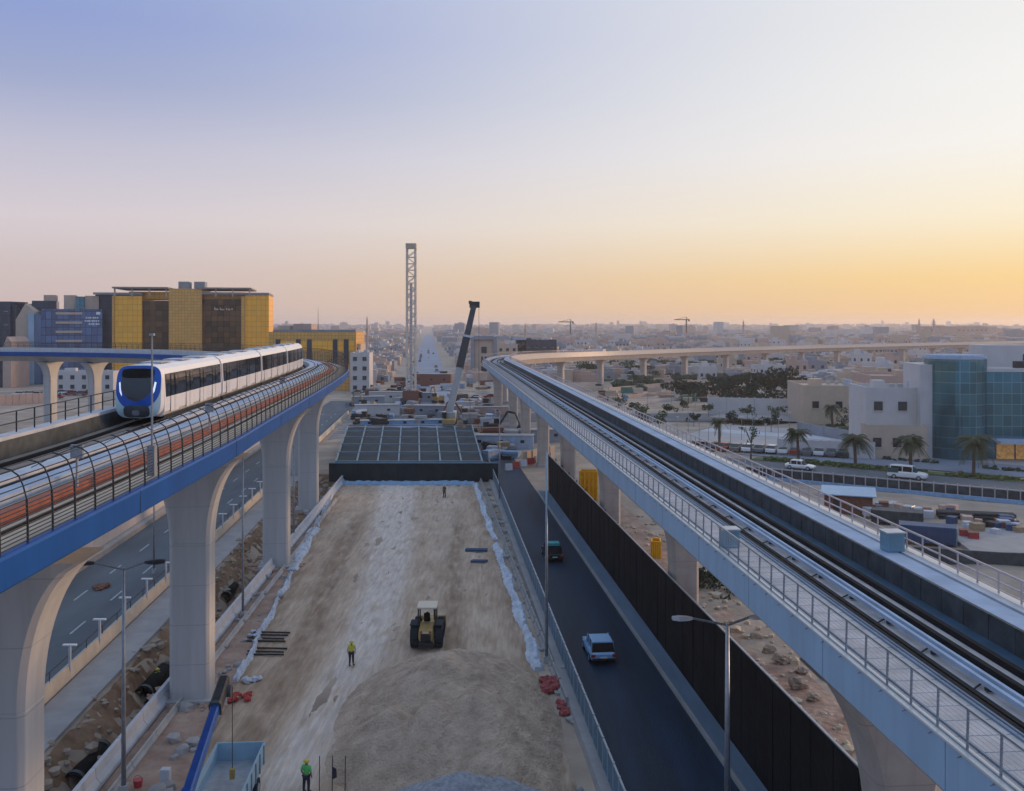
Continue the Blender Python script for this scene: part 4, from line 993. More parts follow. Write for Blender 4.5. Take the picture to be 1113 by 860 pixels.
# ------------------------------------------------------------------ truck bed, blue crane, stakes, small piles
def truck():
    t = thing('tipper_truck', (-14.4, 46.2, .1), 'pale blue open tipper truck at the bottom edge under the blue crane boom', 'truck', R(4))
    b = MB()
    b.box((0,0,1.35), (2.4,6.8,.14)); b.build('bed_floor', M['galv'], t)
    for sx in (-1, 1):
        b = MB(); b.box((sx*1.24,0,1.85), (.09,6.9,1.0)); b.build('side_board', mk('truck_blue%d' % (sx+1), (.26,.42,.54), .4, var=.1), t)
        b = MB()
        for k in range(7): b = MB(); b.box((sx*1.31,-3.1+k*1.03,1.82), (.06,.1,1.0)); b.build('side_rib', M['blue_beam'], t)
        for y in (-2.2,-1.0,2.2):
            b = MB(); b.tube((sx*.85,y,.5), (sx*1.2,y,.5), .5, n=20); w = b.build('wheel', M['tyre'], t); b = MB(); b.tube((sx*.95,y,.5), (sx*1.22,y,.5), .24, n=12); b.build('rim', M['galv'], w)
    for y in (-3.45, 3.45):
        b = MB(); b.box((0,y,1.85), (2.56,.09,1.05)); b.build('end_board', mk('truck_end', (.26,.42,.54), .4, var=.1), t)
    b = MB(); b.box((0,0,.95), (.9,9.5,.25)); b.build('chassis', M['dark_steel'], t)
    b = MB(); b.loft([[(-1.2,y,.7),(1.2,y,.7),(1.2,y,z1*.6+.3),(1.1,y,z1),(-1.1,y,z1),(-1.2,y,z1*.6+.3)] for y, z1 in ((-6.0,1.7),(-5.9,2.6),(-5.4,3.0),(-4.0,3.0))]); b.build('cab', M['white'], t)
    b = MB(); b.box((0,-5.98,2.1), (2.1,.12,.8)); b.build('windscreen', M['glass_dark'], t)
truck()
def blue_crane():
    t = thing('mobile_crane', (-13.2, 30.5, .1), 'dark blue telescopic crane boom reaching up from the lower left with a hanging cable', 'crane', R(8))
    inv = Matrix.Rotation(-R(8), 4, 'Z')
    def lc(x, y, z): v = inv @ Vector((x+13.2, y-30.5, 0)); return Vector((v.x, v.y, z))
    tip = lc(-14.8, 47.0, 6.4); base = lc(-13.3, 31.5, 2.2)
    d = (tip-base).normalized(); side = d.cross(Vector((0,0,1))).normalized(); up = side.cross(d)
    def beam(a, c, w, h, name, m, parent):
        b = MB(); rs = []
        for p_, k in ((a, 1), (c, .96)): rs.append([tuple(p_+side*sx*w*k+up*sz*h*k) for sx, sz in ((-1,-1),(1,-1),(1.0,.7),(.7,1),(-.7,1),(-1,.7))])
        b.loft(rs); return b.build(name, m, parent)
    bm = beam(base, base+(tip-base)*.55, .27, .32, 'boom', M['crane_blue'], t)
    beam(base+(tip-base)*.5, base+(tip-base)*.93, .21, .25, 'boom_section', M['crane_blue'], bm)
    beam(base+(tip-base)*.90, tip+d*.5, .27, .32, 'boom_head', M['dark_steel'], bm)
    b = MB(); c_ = tip+side*.25-up*.25; b.tube(c_-side*.2, c_+side*.2, .3, n=14); b.build('sheave', M['dark_panel'], bm)
    b = MB(); h0 = tip+side*.5; b.tube(h0, (h0.x, h0.y, 1.9), .022, n=5); b.build('cable', M['dark_steel'], bm)
    b = MB(); b.box((h0.x, h0.y, 1.95), (.25,.25,.5)); b.build('hook_block', M['yellow'], bm)
    for k, nm in ((.35, 'decal'), (.48, 'decal')):
        b = MB(); c_ = base+(tip-base)*k+side*.28; b.box(tuple(c_), (.03,.5,.16), rz=math.atan2(d.y, d.x)-math.pi/2); b.build(nm, M['white'], bm)
    b = MB(); a_ = base+(tip-base)*.1+up*.38; c_ = base+(tip-base)*.52+up*.37; b.tube(a_, c_, .05, n=6)
    for k in range(6): p_ = a_.lerp(c_, k/5); b.box(tuple(p_), (.12,.12,.14))
    b.build('hose', M['dark_steel'], bm)
    for k in (.5, .9):
        p_ = base+(tip-base)*k; b = MB(); b.loft([[tuple(p_+d*o+side*sx*.30+up*sz*.36) for sx, sz in ((-1,-1),(1,-1),(1.0,.7),(.7,1),(-.7,1),(-1,.7))] for o in (-.1,.1)]); b.build('boom_collar', M['dark_panel'], bm)
    b = MB(); b.tube(base-up*.2+d*1.0-Vector((0,0,.6)), base+(tip-base)*.35-up*.4, .16, n=10); b.build('lift_cylinder', M['galv'], t)
    b = MB(); b.box((0,-1,1.1), (2.5,7,.6)); b.build('carrier', M['crane_blue'], t, bevel=.08)
    b = MB(); b.box((0,0,1.7), (2.2,2.6,.9)); b.build('turntable', M['crane_blue'], t, bevel=.1)
    b = MB(); b.box((-.7,1.9,2.0), (.9,1.2,1.3)); b.build('cab', M['glass_dark'], t, bevel=.1)
    for sx in (-1, 1):
        for y in (-3.6,-2.2,.8,2.0):
            b = MB(); b.tube((sx*.9,y,.6), (sx*1.25,y,.6), .6, n=20); b.build('wheel', M['tyre'], t)
blue_crane()
for i, (x, top, lab) in enumerate([(347, 820, 'left one of three thin stakes beside the green vested worker'), (361, 821, 'middle one of three thin stakes, carrying a small dark flag'), (375, 820, 'right one of three thin stakes in front of the sand heap')]):
    X, Y = px(x, 866, .1); t = thing('stake', (X, Y, .1), lab, 'stake'); b = MB(); b.tube((0,0,0), (.02,0,2.15), .025, n=6); b.build('rod', M['dark_steel'], t)
    if i == 1: b = MB(); b.add([(.01,0,1.6),(.22,.03,1.45),(.24,.05,1.0),(.01,0,.9)], [(0,1,2,3)]); b.build('flag', M['trousers'], t)
def bundle(name, x, y, n, L_, r_, m, label, cat, rz=0, sp=.3, rows=1):
    X, Y = px(x, y, .1); t = thing(name, (X, Y, .15), label, cat, rz)
    for k in range(n):
        b = MB(); j = random.uniform(-.2,.2); b.tube((-L_/2+j, (k-n/2)*sp, r_), (L_/2+j, (k-n/2)*sp+random.uniform(-.1,.1), r_), r_, n=8); b.build('bar', m, t)
bundle('steel_bars', 293, 692, 4, 3.0, .07, M['dark_steel'], 'short row of dark bars on the left of the yard, farther set', 'bars', R(-3), .7)
bundle('steel_bars', 292, 708, 3, 2.8, .07, M['dark_steel'], 'short row of dark bars on the left of the yard, nearer set', 'bars', R(-3), .7)
bundle('pipe_stack', 517, 599, 2, 2.4, .14, M['container_blue'], 'two blue pipes on the right of the yard, farther pair', 'pipes', R(-2), .35)
bundle('pipe_stack', 520, 611, 2, 1.6, .12, M['container_blue'], 'two shorter blue pipes on the right of the yard, nearer pair', 'pipes', R(-2), .35)
def heap(name, x, y, s_, m, label, n=8, seed=0, sq=(1,1,.5)):
    rnd = random.Random(seed); X, Y = px(x, y, .1); b = MB()
    for i in range(n): b.blob((rnd.uniform(-s_,s_)*sq[0], rnd.uniform(-s_,s_)*sq[1], s_*.25), s_*rnd.uniform(.3,.6), 7, .35, (1,1,.6), rnd=rnd)
    o = tag(b.build(name, m), label, 'heap'); o.location = (X, Y, .12)
heap('red_tarpaulin', 262, 760, .55, M['red'], 'crumpled red tarpaulin on the dirt right of the second left pier', 9, 1)
heap('white_sack', 274, 741, .5, M['white_cloth'], 'crumpled pale sack behind the red tarpaulin', 8, 2)
heap('red_netting', 598, 748, .7, mk('red_net', (.32,.07,.07), .8, var=.4, scale=4), 'red orange netting heap against the kerb of the road fence', 24, 3, (.6,1.8,.6))
heap('red_netting', 612, 772, .5, M['red_net'], 'thin strip of red netting debris nearer the camera by the fence kerb', 14, 4, (.5,2.2,.5))
heap('white_sack', 276, 690, .45, M['white_cloth'], 'white sack slumped by the dark lamp pole', 5, 6)
heap('debris_heap', 110, 640, .7, M['rust'], 'brown debris heap at the edge of the pit by the second pier', 10, 8)
# sandbags by the near left
X, Y = px(150, 858); t = thing('red_bucket', (X, Y, .13), 'small red bucket on the dirt at the bottom left', 'bucket'); b = MB(); b.tube((0,0,0), (0,0,.4), .2, .26, n=14); b.build('shell', M['plastic_red'], t)
b = MB(); b.line([(-.26,0,.4),(-.1,0,.6),(.1,0,.6),(.26,0,.4)], .012, 4); b.build('handle', M['dark_steel'], t)
t = thing('concrete_block', px(180, 858)+(.13,), 'pale upright concrete block on the dirt left of the truck', 'block'); b = MB(); b.box((0,0,.5), (.5,.4,1.0)); b.build('block', M['white_slab'], t, bevel=.03)

# cabinets on the right viaduct
def cabinet(q, o, z, s_, label):
    p, tn = right.at(q, o); t = thing('equipment_cabinet', (p.x, p.y, z), label, 'cabinet', math.atan2(tn.y, tn.x)-math.pi/2)
    b = MB(); b.box((0,0,s_*.5), (s_,s_*.9,s_)); b.build('case', mk('cabinet_blue', (.16,.30,.40), .45, var=.12), t, bevel=.04)
    b = MB(); b.box((0,-s_*.455,s_*.55), (s_*.75,.02,s_*.7)); b.build('door', M['blue_beam'], t); b = MB(); b.box((0,0,s_+.03), (s_*1.1,s_,.06)); b.build('lid', M['galv'], t)
cabinet(right.sy(40), 1.75, 15.16, .8, 'pale blue equipment cabinet on the right hand walkway of the right viaduct')
cabinet(right.sy(43.5), -4.4, 14.61, .8, 'blue grey equipment cabinet on the left walkway of the right viaduct')

# ------------------------------------------------------------------ yard on the right
def rwall():
    r = thing('retaining_wall', (PO.x, PO.y, 0), 'dark retaining wall with pale posts below the raised road on the right', 'wall', 0)
    b = MB(); poly = [plat(-22, 0), plat(90, 0), plat(90, .35), plat(-22, .35)]; b.prism(poly, -.3, PH+.02); b.build('wall', M['dark_panel'], r, world_pts=True)
    b = MB(); poly = [plat(-22, -.1), plat(90, -.1), plat(90, .45), plat(-22, .45)]; b.prism(poly, PH+.022, PH+.16); b.build('coping', M['paving'], r, world_pts=True)
    for k, u in enumerate(frange(-20, 88, 1.6)):
        p = plat(u, -.12); b = MB(); b.box((p[0], p[1], .95), (.14,.14,2.1), ang); b.build('post', M['rose_steel'], r, world_pts=True)
    b = MB(); poly = [plat(-22, -1.3), plat(90, -1.3), plat(90, -.9), plat(-22, -.9)]; b.prism(poly, 0, .55); b.build('lower_kerb', M['blue_film'], r, world_pts=True)
rwall()
def psheet(name, u0, u1, v0, v1, z, m):
    b = MB(); n = 40; b.add([onp(u0+(u1-u0)*i/n, v, z) for i in range(n+1) for v in (v0, v1)], [(2*i, 2*i+2, 2*i+3, 2*i+1) for i in range(n)])
    return tag(b.build(name, m), kind='structure')
psheet('raised_road', -16, 110, .36, 8.4, PH+.012, M['asphalt_old'])
psheet('inner_road', -10, 110, 14, 27, PH+.02, mk('bluish_paving', (.20,.23,.29), .7, var=.15, scale=.2))
psheet('forecourt', -30, 120, 27.1, 60, PH+.03, mk('forecourt', (.40,.38,.38), .8, var=.1, scale=.3))
# hedge strip (ground cover) with real leaf clumps
def greens(name, label, segs, m, seed, s0=.18, s1=.5, density=3.0, hz=.35):
    rnd = random.Random(seed); b = MB()
    for u0, u1, v0, v1 in segs:
        for i in range(int((u1-u0)*(v1-v0)*density)):
            p = plat(rnd.uniform(u0, u1), rnd.uniform(v0, v1)); s_ = rnd.uniform(s0, s1)
            b.blob((p[0], p[1], PH+hz*rnd.random()), s_, 5, .45, (1,1,.8), rnd=rnd)
    return tag(b.build(name, m), label, 'hedge', kind='stuff')
greens('hedge_planting', 'low yellow green planting strip along the raised road under the palms', [(-4, 22, 9.2, 11.6), (25, 60, 9.2, 11.4), (63, 90, 9.4, 11.4)], M['hedge'], 1)
greens('verge_planting', 'small dark planting beds beyond the inner road', [(13, 22, 21.5, 22.6), (29, 37, 19.5, 20.8), (48, 56, 20, 21)], M['leaf_dark'], 2)
psheet('planting_bed', -6, 92, 8.9, 12, PH+.03, M['grass'])
# trees
def leafy(b, c, rx, rz_, n, s_, rnd, mi=0):
    cl = [(rnd.gauss(0,.45), rnd.gauss(0,.45), rnd.gauss(0,.4), rnd.uniform(.28,.5)) for _ in range(9)]
    for i in range(n):
        k = cl[rnd.randrange(len(cl))]; v = Vector((rnd.gauss(0,1), rnd.gauss(0,1), rnd.gauss(0,1))).normalized()*k[3]*rnd.uniform(.5,1)
        p = Vector((c[0]+(k[0]+v.x)*rx, c[1]+(k[1]+v.y)*rx, c[2]+(k[2]+v.z)*rz_))
        a = Vector((rnd.gauss(0,1), rnd.gauss(0,1), rnd.gauss(0,1))).normalized(); u = a.orthogonal().normalized(); w = a.cross(u); q = s_*rnd.uniform(.6,1.3)
        b.add([p-u*q, p+w*q*.7, p+u*q, p-w*q*.7], [(0,1,2,3)], mi)
def tree(loc, h, rx, label, m='leaf', seed=0, n=700, leaf=.22, group=None, name='broadleaf_tree'):
    rnd = random.Random(seed); t = thing(name, loc, label, 'tree', 0, group)
    b = MB(); top = h*.55; b.tube((0,0,-.2), (.1,0,top), .05*h*.5, .02*h*.5, n=7)
    for i in range(5):
        a = rnd.uniform(0, 6.28); b.tube((.05,0,top*.75), (rx*.6*math.cos(a), rx*.6*math.sin(a), h*.75), .012*h, .005*h, n=5)
    b.build('trunk', M['bark'], t)
    b = MB(); leafy(b, (0,0,h*.68), rx, h*.42, n, leaf, rnd); b.build('crown', M[m], t)
    return t
def palm(loc, h, cr, label, seed=0, n=46):
    rnd = random.Random(seed); t = thing('palm_tree', loc, label, 'palm tree', rnd.uniform(0, 6))
    b = MB(); k = 10
    rs = [[(.26*(1-.25*z/k)*(1+.12*(z % 2))*math.cos(6.283*i/9)+.02*z, .26*(1-.25*z/k)*(1+.12*(z % 2))*math.sin(6.283*i/9), h*z/k-.1) for i in range(9)] for z in range(k+1)]
    b.loft(rs); b.blob((.2,0,h-.15), .42, 8, .2, (1,1,1.3)); b.build('trunk', M['bark'], t)
    b = MB()
    for i in range(n):
        a = rnd.uniform(0, 6.283); lift = rnd.uniform(-.75, 1.3); L_ = cr*rnd.uniform(.7,1.15); pts = []
        for j in range(9):
            s_ = j/8; out_ = L_*s_*math.cos(lift*.6)*(1-.12*s_); z = h+L_*(.55*math.sin(lift)*s_*1.4-.62*s_*s_)
            pts.append(Vector((.2+out_*math.cos(a), out_*math.sin(a), z)))
        sd_ = Vector((-math.sin(a), math.cos(a), 0))
        for j in range(8):
            b.tube(pts[j], pts[j+1], .03, n=3, cap=False)
            for q in range(3):
                p_ = pts[j].lerp(pts[j+1], q/3); w = .62*math.sin(math.pi*min(1, (j+q/3+.8)/8.8))**.6*cr/2.6
                for sgn in (-1, 1):
                    e = p_+sd_*sgn*w+(pts[j+1]-pts[j]).normalized()*w*.55+Vector((0,0,-w*.45)); f = (pts[j+1]-pts[j]).normalized()*.05
                    b.add([p_-f, e, p_+f], [(0,1,2)])
    b.build('crown', M['palm_leaf'], t)
for i, (x, y, h, cr, lab) in enumerate([(868,503,5.4,2.6,'palm right of the white sedan, second from the left in the row'), (930,508,4.9,3.2,'middle palm of the raised road row, left of the van'), (990,512,5.2,3.2,'palm right behind the white van'), (1058,517,5.6,3.9,'largest palm, standing before the teal glass building')]):
    X, Y = px(x, y, PH); palm((X, Y, PH-.1), h, cr, lab, 40+i)
for i, (x, y, h, cr, lab) in enumerate([(782,482,4.6,2.3,'small palm on the park edge left of the young thin tree'),(905,466,5.0,2.6,'small palm in front of the cream warehouse'),(936,470,4.4,2.4,'small palm beside the pale villa, behind the van'),(700,470,4.0,2.2,'small palm nearest the viaduct railing in the park')]):
    X, Y = px(x, y, PH); palm((X, Y, PH-.1), h, cr, lab, 80+i, 30)
X, Y = px(816, 500, PH); tree((X, Y, PH), 7.2, 1.7, 'young thin tree at the left end of the raised road planting', 'leaf', 9, 260, .16)
# corrugated shed
def shed():
    X, Y = px(922, 556, 0); t = thing('site_shed', (X, Y, 0), 'small rust red shed with pale blue roof in the yard behind the railing', 'shed', R(-20))
    b = MB(); b.box((0,0,1.3), (6.0,4.2,2.6))
    for k in range(20): b.box((-2.9+k*.305,-2.13,1.3), (.1,.06,2.5))
    b.build('wall', M['rust'], t)
    b = MB(); b.box((0,0,2.72), (6.9,5.4,.12), rx=.06); 
    for k in range(15): b.box((-3.3+k*.47,0,2.8), (.06,5.4,.05), rx=.06)
    b.build('roof', mk('shed_roof', (.30,.46,.62), .4, var=.1), t)
    b = MB(); b.box((-1.4,-2.18,1.0), (.95,.06,2.0)); b.build('door', M['dark_steel'], t)
shed()
def container(x, y, L_, m, label, rz, z=0, wide=2.44, hh=2.6, name='shipping_container', group=None, z0=0):
    X, Y = px(x, y, z0); t = thing(name, (X, Y, z0), label, 'container' if 'container' in name else 'cabin', rz, group)
    b = MB(); b.box((0,0,hh/2+.1), (L_,wide,hh))
    n = int(L_/.3)
    for k in range(n):
        for s_ in (-1, 1): b.box((-L_/2+.15+k*L_/n, s_*(wide/2+.02), hh/2+.1), (.13,.06,hh*.88))
    b.build('shell', m, t)
    b = MB()
    for sx in (-1, 1):
        for sy_ in (-1, 1): b.box((sx*(L_/2-.05), sy_*(wide/2-.03), hh/2+.1), (.16,.16,hh+.05))
    b.build('frame', M['blue_beam'] if 'blue' in m.name else m, t)
    b = MB()
    for s_ in (-.6,.6): b.box((L_/2+.03, s_, hh/2+.1), (.05,1.1,hh*.9))
    b.build('door', m, t)
    return t
container(1008, 589, 6.0, M['container_blue'], 'dark blue shipping container in the yard behind the viaduct railing', R(-22), hh=1.9)
container(975, 568, 6.0, M['dark_panel'], 'black skip like container left of the blue one in the yard', R(-24), hh=1.5)
def stack_pipes():
    X, Y = px(1060, 566, 0); t = thing('pipe_stack', (X, Y, 0), 'long stack of dark steel pipes behind the crates in the right yard', 'pipes', R(-14))
    for r_, n in enumerate((6, 5, 4)):
        for k in range(n):
            b = MB(); b.tube((-4.5, (k-n/2)*.42, .25+r_*.36), (4.5, (k-n/2)*.42, .25+r_*.36), .2, n=10); b.build('pipe', M['dark_steel'], t)
stack_pipes()
rnd = random.Random(12)
for i in range(44):
    x, y = rnd.choice([(rnd.uniform(940,1000), rnd.uniform(552,566)), (rnd.uniform(1000,1040), rnd.uniform(556,572)), (rnd.uniform(1070,1112), rnd.uniform(570,584)), (rnd.uniform(1040,1068), rnd.uniform(566,580))])
    X, Y = px(x, y, 0); t = thing('crate', (X, Y, 0), 'small pallet load among the building materials in the right yard', 'crate', rnd.uniform(0, 3), 'pallet loads in the right yard')
    s_ = rnd.uniform(.7, 1.3); m = M[rnd.choice(['white_slab','wall_rose','timber','galv','dark_steel','rust','container_blue'])]
    b = MB(); b.box((0,0,.15+s_*.45), (s_,s_*1.1,s_*.9)); b.build('load', m, t, bevel=.04); b = MB()
    for k in (-1, 0, 1): b.box((k*s_*.4,0,.07), (.12,s_*1.1,.14))
    b.build('pallet', M['timber'], t)
for x, y, lab in ((1048, 585, 'red crate block right of the blue container, left one'), (1058, 588, 'red crate block right of the blue container, right one')):
    X, Y = px(x, y, 0); t = thing('red_crate', (X, Y, 0), lab, 'crate', R(-20)); b = MB(); b.box((0,0,.5), (1.1,1.2,1.0)); b.build('case', M['plastic_red'], t, bevel=.03); b = MB(); b.box((0,0,1.03), (1.15,1.25,.06)); b.build('lid', M['rust'], t)
# slab platform with dark edge at the right of the yard
t = thing('concrete_platform', (64, 103, 0), 'pale concrete platform with dark edge wall right of the railing', 'platform')
b = MB(); poly = [(50, 100), (84, 96), (84, 111), (52, 112)]; b.prism(poly, -.2, .35); b.build('slab', M['paving'], t, world_pts=True)
b = MB(); b.prism([(36, 98.2), (50, 94), (84, 89), (84, 89.3), (50, 94.3), (36, 98.5)], -.5, 1.7); b.build('edge_wall', M['dark_panel'], t, world_pts=True)

# yellow cages near the third pier
def cage(x, y, w, h, label):
    X, Y = px(x, y, 0); t = thing('formwork_cage', (X, Y, 0), label, 'cage', R(-8))
    b = MB()
    for i in range(5):
        for j in range(2): b.tube((-w/2+w*i/4, -.8+1.6*j, 0), (-w/2+w*i/4, -.8+1.6*j, h), .11, n=5)
    b.build('upright', M['yellow_bright'], t)
    b = MB()
    for k in range(7):
        z = .1+(h-.2)*k/6
        for j in range(2): b.box((0, -.8+1.6*j, z), (w,.16,.22))
        for i in (0, 4): b.box((-w/2+w*i/4, 0, z), (.16,1.6,.22))
    b.build('rail', M['yellow_bright'], t)
    b = MB()
    for i in range(4): b.box((-w/2+w*(i+.5)/4, .86, h/2), (w/4*.95,.04,h*.95))
    b.build('board', M['yellow_bright'], t)
cage(640, 557, 2.2, 5.6, 'tall yellow formwork cage between two piers of the right viaduct')
cage(713, 606, .9, 1.9, 'small yellow formwork piece left of the second right pier')

# striped barriers at the road end
for i in range(6):
    X, Y = px(553+i*8, 512-i*2.2, 0); t = thing('road_barrier', (X, Y, .15), '%s barrier block closing the far end of the dark road, %s from the left' % ('red' if i % 2 else 'white', nth(i)), 'barrier', R(25), 'red and white blocks at the road end')
    b = MB(); b.loft([[(s_, -.3, 0), (s_, .3, 0), (s_, .12, 1.1), (s_, -.12, 1.1)] for s_ in (-.62, .62)]); b.build('block', M['red'] if i % 2 else M['white_slab'], t)
t = thing('concrete_wall', (8.5, 165, 0), 'cream panelled concrete wall at the far end of the road under the viaduct', 'wall')
b = MB(); b.prism([(2.3, 163.5), (8.0, 172), (7.6, 172.3), (1.9, 163.8)], 0, 2.4); b.build('panel', M['wall_cream'], t, world_pts=True)
b = MB()
for k in range(5): b.box((2.5+1.1*k+.1, 163.9+1.65*k, 1.2), (.2,.35,2.5), R(56))
b.build('post', M['concrete_tan'], t, world_pts=True)

# shrubs under the right viaduct
for i, (x, y) in enumerate([(762,640),(776,636),(792,634),(798,650),(760,630)]):
    X, Y = px(x, y, 0); t = thing('shrub', (X, Y, .05), 'low dark shrub on the bank behind the black hoarding, %s from the left' % nth([1,2,3,4,0][i]), 'shrub', 0, 'shrubs behind the hoarding'); rnd = random.Random(i)
    b = MB(); leafy(b, (0,0,.7), 1.7, .8, 350, .14, rnd); b.build('foliage', M['leaf_dark'], t); b = MB()
    for k in range(4): b.tube((0,0,0), (rnd.uniform(-.8,.8), rnd.uniform(-.8,.8), 1), .03, n=4)
    b.build('stem', M['bark'], t)

# ------------------------------------------------------------------ right hand buildings
def win(parent, c, d, rz=0, m='window', frame=True, name='window'):
    b = MB(); b.box(c, d, rz); w = b.build(name, M[m], parent)
    return w
def teal_building():
    X, Y = 78.5, 163; t = thing('glass_office', (X, Y, PH), 'curved teal glass office building with round corner tower at the right edge', 'office building', R(-6))
    b = MB(); n = 28; b.tube((0,0,0), (0,0,17.4), 5.1, n=n); b.build('round_tower', M['teal_curtain'], t)
    b = MB(); b.tube((0,0,17.4), (0,0,17.8), 5.2, n=n); b.tube((0,0,17.8), (0,0,18.1), 4.7, n=n); b.build('roof_ring', M['pale_panel'], t)
    b = MB(); b.box((17.2,4.0,7.6), (26,13,15.2)); b.build('glass_wing', M['teal_curtain'], t)
    b = MB(); b.box((17.2,4.0,15.5), (26.5,13.5,.6)); b.box((16,7,17.7), (20,6,4.0)); b.build('roof', M['wall_white'], t)
    b = MB(); b.box((-4.6,2.6,8.2), (4.0,9.5,16.4)); b.build('side_wall', M['wall_white'], t)
    b = MB(); b.box((17,-4.6,3.4), (24,4.2,.5)); b.build('canopy', M['pale_panel'], t)
    for k in range(3):
        b = MB(); b.box((7.4+k*3.2,-2.62,1.6), (2.9,.1,3.0)); b.build('shop_window', mk('lit_shop%d' % k, (.9,.42,.13), .5, emit=.12, var=.6, scale=1.5), t)
    for k in range(5):
        b = MB(); b.box((14+k*3, 3.9, 17.5), (1.8,.1,1.2)); b.build('window', M['window'], t)
    for k in range(3):
        b = MB(); b.box((10.5+k*4,-.5,16.4), (1.6,1.2,1.2)); b.build('roof_unit', M['dark_steel'], t, bevel=.05)
teal_building()
def box_house(name, x, y, w, d, h, m, label, rz=R(-6), rows=2, cols=4, z=PH, base_z=None, extras=True, cat='building'):
    X, Y = px(x, y, z); t = thing(name, (X, Y, z), label, cat, rz)
    b = MB(); b.box((0,d/2,h/2-.3), (w,d,h+.6)); b.build('wall', m, t)
    b = MB()
    b.box((0,.15,h+.35), (w+.1,.3,.7)); b.box((0,d-.15,h+.35), (w+.1,.3,.7)); b.box((-w/2+.15,d/2,h+.35), (.3,d-.64,.7)); b.box((w/2-.15,d/2,h+.35), (.3,d-.64,.7)); b.build('parapet', m, t)
    for r_ in range(rows):
        for c_ in range(cols):
            xx = -w/2+w*(c_+.5)/cols; zz = h*(r_+.55)/rows
            b = MB(); b.box((xx,-.03,zz), (min(1.5,w/cols*.42),.12,min(1.6,h/rows*.42))); wi = b.build('window', M['window'], t)
            b = MB(); b.box((xx,-.1,zz-min(1.6,h/rows*.42)*.55), (min(1.8,w/cols*.5),.2,.1)); b.build('sill', M['wall_white'], wi)
    if extras:
        b = MB(); b.box((-w*.2,d*.55,h+.9), (w*.16,d*.2,1.5)); b.build('stair_house', m, t)
        for k in range(3): b = MB(); b.box((w*(.05+.12*k),d*.7,h+.5), (.9,.7,.8)); b.build('air_conditioner', M['galv'], t)
        b = MB(); b.tube((w*.25,d*.4,h+.1), (w*.25,d*.4,h+1.6), .8, n=12); b.build('water_tank', M['pale_panel'], t)
    return t
box_house('villa', 981, 496, 12.5, 12, 11.5, M['wall_white'], 'pale two storey villa with blue roof tank left of the teal glass building', rows=2, cols=3)
box_house('villa_annex', 975, 499, 10, 4, 5.2, M['wall_cream'], 'low cream annex in front of the pale villa, with two dark windows', rows=1, cols=3, extras=False)
box_house('warehouse', 912, 462, 16, 20, 8.5, M['wall_cream'], 'plain cream block building behind the palms, left of the villa', rows=1, cols=3)
box_house('warehouse', 1035, 452, 40, 20, 9.5, M['wall_rose'], 'low rose coloured building behind the glass tower', rows=2, cols=8)
def long_wall(x0, y0, x1, y1, h, z, m, label, name='boundary_wall', posts=6):
    a = Vector(px(x0, y0, z)); c = Vector(px(x1, y1, z)); t = thing(name, (a.x, a.y, z), label, 'wall'); dr = (c-a); L_ = dr.length; dr.normalize(); nn = Vector((-dr.y, dr.x))*.12
    b = MB(); b.prism([(a-nn)[:], (c-nn)[:], (c+nn)[:], (a+nn)[:]], z-.3, z+h); b.build('wall', m, t, world_pts=True)
    for k in range(posts):
        p = a.lerp(c, k/(posts-1)); b = MB(); b.box((p.x, p.y, z+h/2), (.4,.4,h+.3), math.atan2(dr.y, dr.x)); b.build('pillar', m, t, world_pts=True)
long_wall(770, 449, 882, 452, 4.2, PH, M['wall_white'], 'long tall white wall behind the park, below dark trees', posts=14)
long_wall(846, 494, 950, 499, 2.8, PH, M['wall_white'], 'low white boundary wall behind the first palms', posts=12)
long_wall(868, 470, 925, 480, 2.2, PH, M['wall_grey'], 'grey sloping wall behind the second palm', posts=5)
long_wall(662, 425, 770, 415, 1.2, 1, M['wall_cream'], 'low sunlit cream wall across the earth beyond the park', posts=4)
def water_tank_blue():
    X, Y = px(882, 458, PH); t = thing('water_tank', (X, Y, PH), 'bright blue water tank by the park edge', 'tank'); b = MB(); b.tube((0,0,0), (0,0,3.4), 2.2, n=18); b.build('shell', mk('tank_blue', (.08,.30,.60), .4), t); b = MB(); b.tube((0,0,3.4), (0,0,3.9), 2.2, .4, n=18); b.build('lid', M['pale_panel'], t)
water_tank_blue()
# park ground, trees, lamps
psheet('park_lawn', -14, 26, 62, 72, PH+.035, M['grass'])
psheet('park_path', -40, 30, 75, 90, PH+.04, M['paving'])
psheet('park_lawn', -4, 20, 92, 100, PH+.035, M['grass'])
psheet('park_path', -30, 22, 44, 50, PH+.045, M['white_slab'])
greens('park_planting', 'dark low planting beds and lawns in the park', [(-14, 26, 62, 64), (-10, 6, 69, 72), (-4, 20, 92, 96), (0, 18, 54, 56)], M['leaf_dark'], 7, .3, .7, 1.2)
tr = [(700,462,5,2.6,'leaf'),(716,470,4.5,2.4,'leaf'),(676,448,4.5,2.4,'leaf'),(725,452,3.6,2,'leaf_dark'),(754,463,3.2,1.7,'leaf_dark'),(797,462,3.6,1.8,'leaf_dark'),(838,470,4.0,2.0,'leaf_dark'),(770,452,3.2,2.0,'leaf'),(812,455,3.4,1.9,'leaf'),(845,458,4,2.2,'leaf'),(690,450,3.4,1.9,'leaf_dark'),(742,446,3.0,1.9,'leaf'),(925,470,4.6,2.8,'leaf_dark'),(828,446,4,2.2,'leaf_dark')]
for i, (x, y, h, rx, m) in enumerate(tr):
    X, Y = px(x, y, PH); tree((X, Y, PH*.98), h, rx, 'young park tree between the viaduct and the white walls, %s from the left' % nth(sorted(q[0] for q in tr).index(x)), m, 60+i, 420, .2, 'young trees in the park')
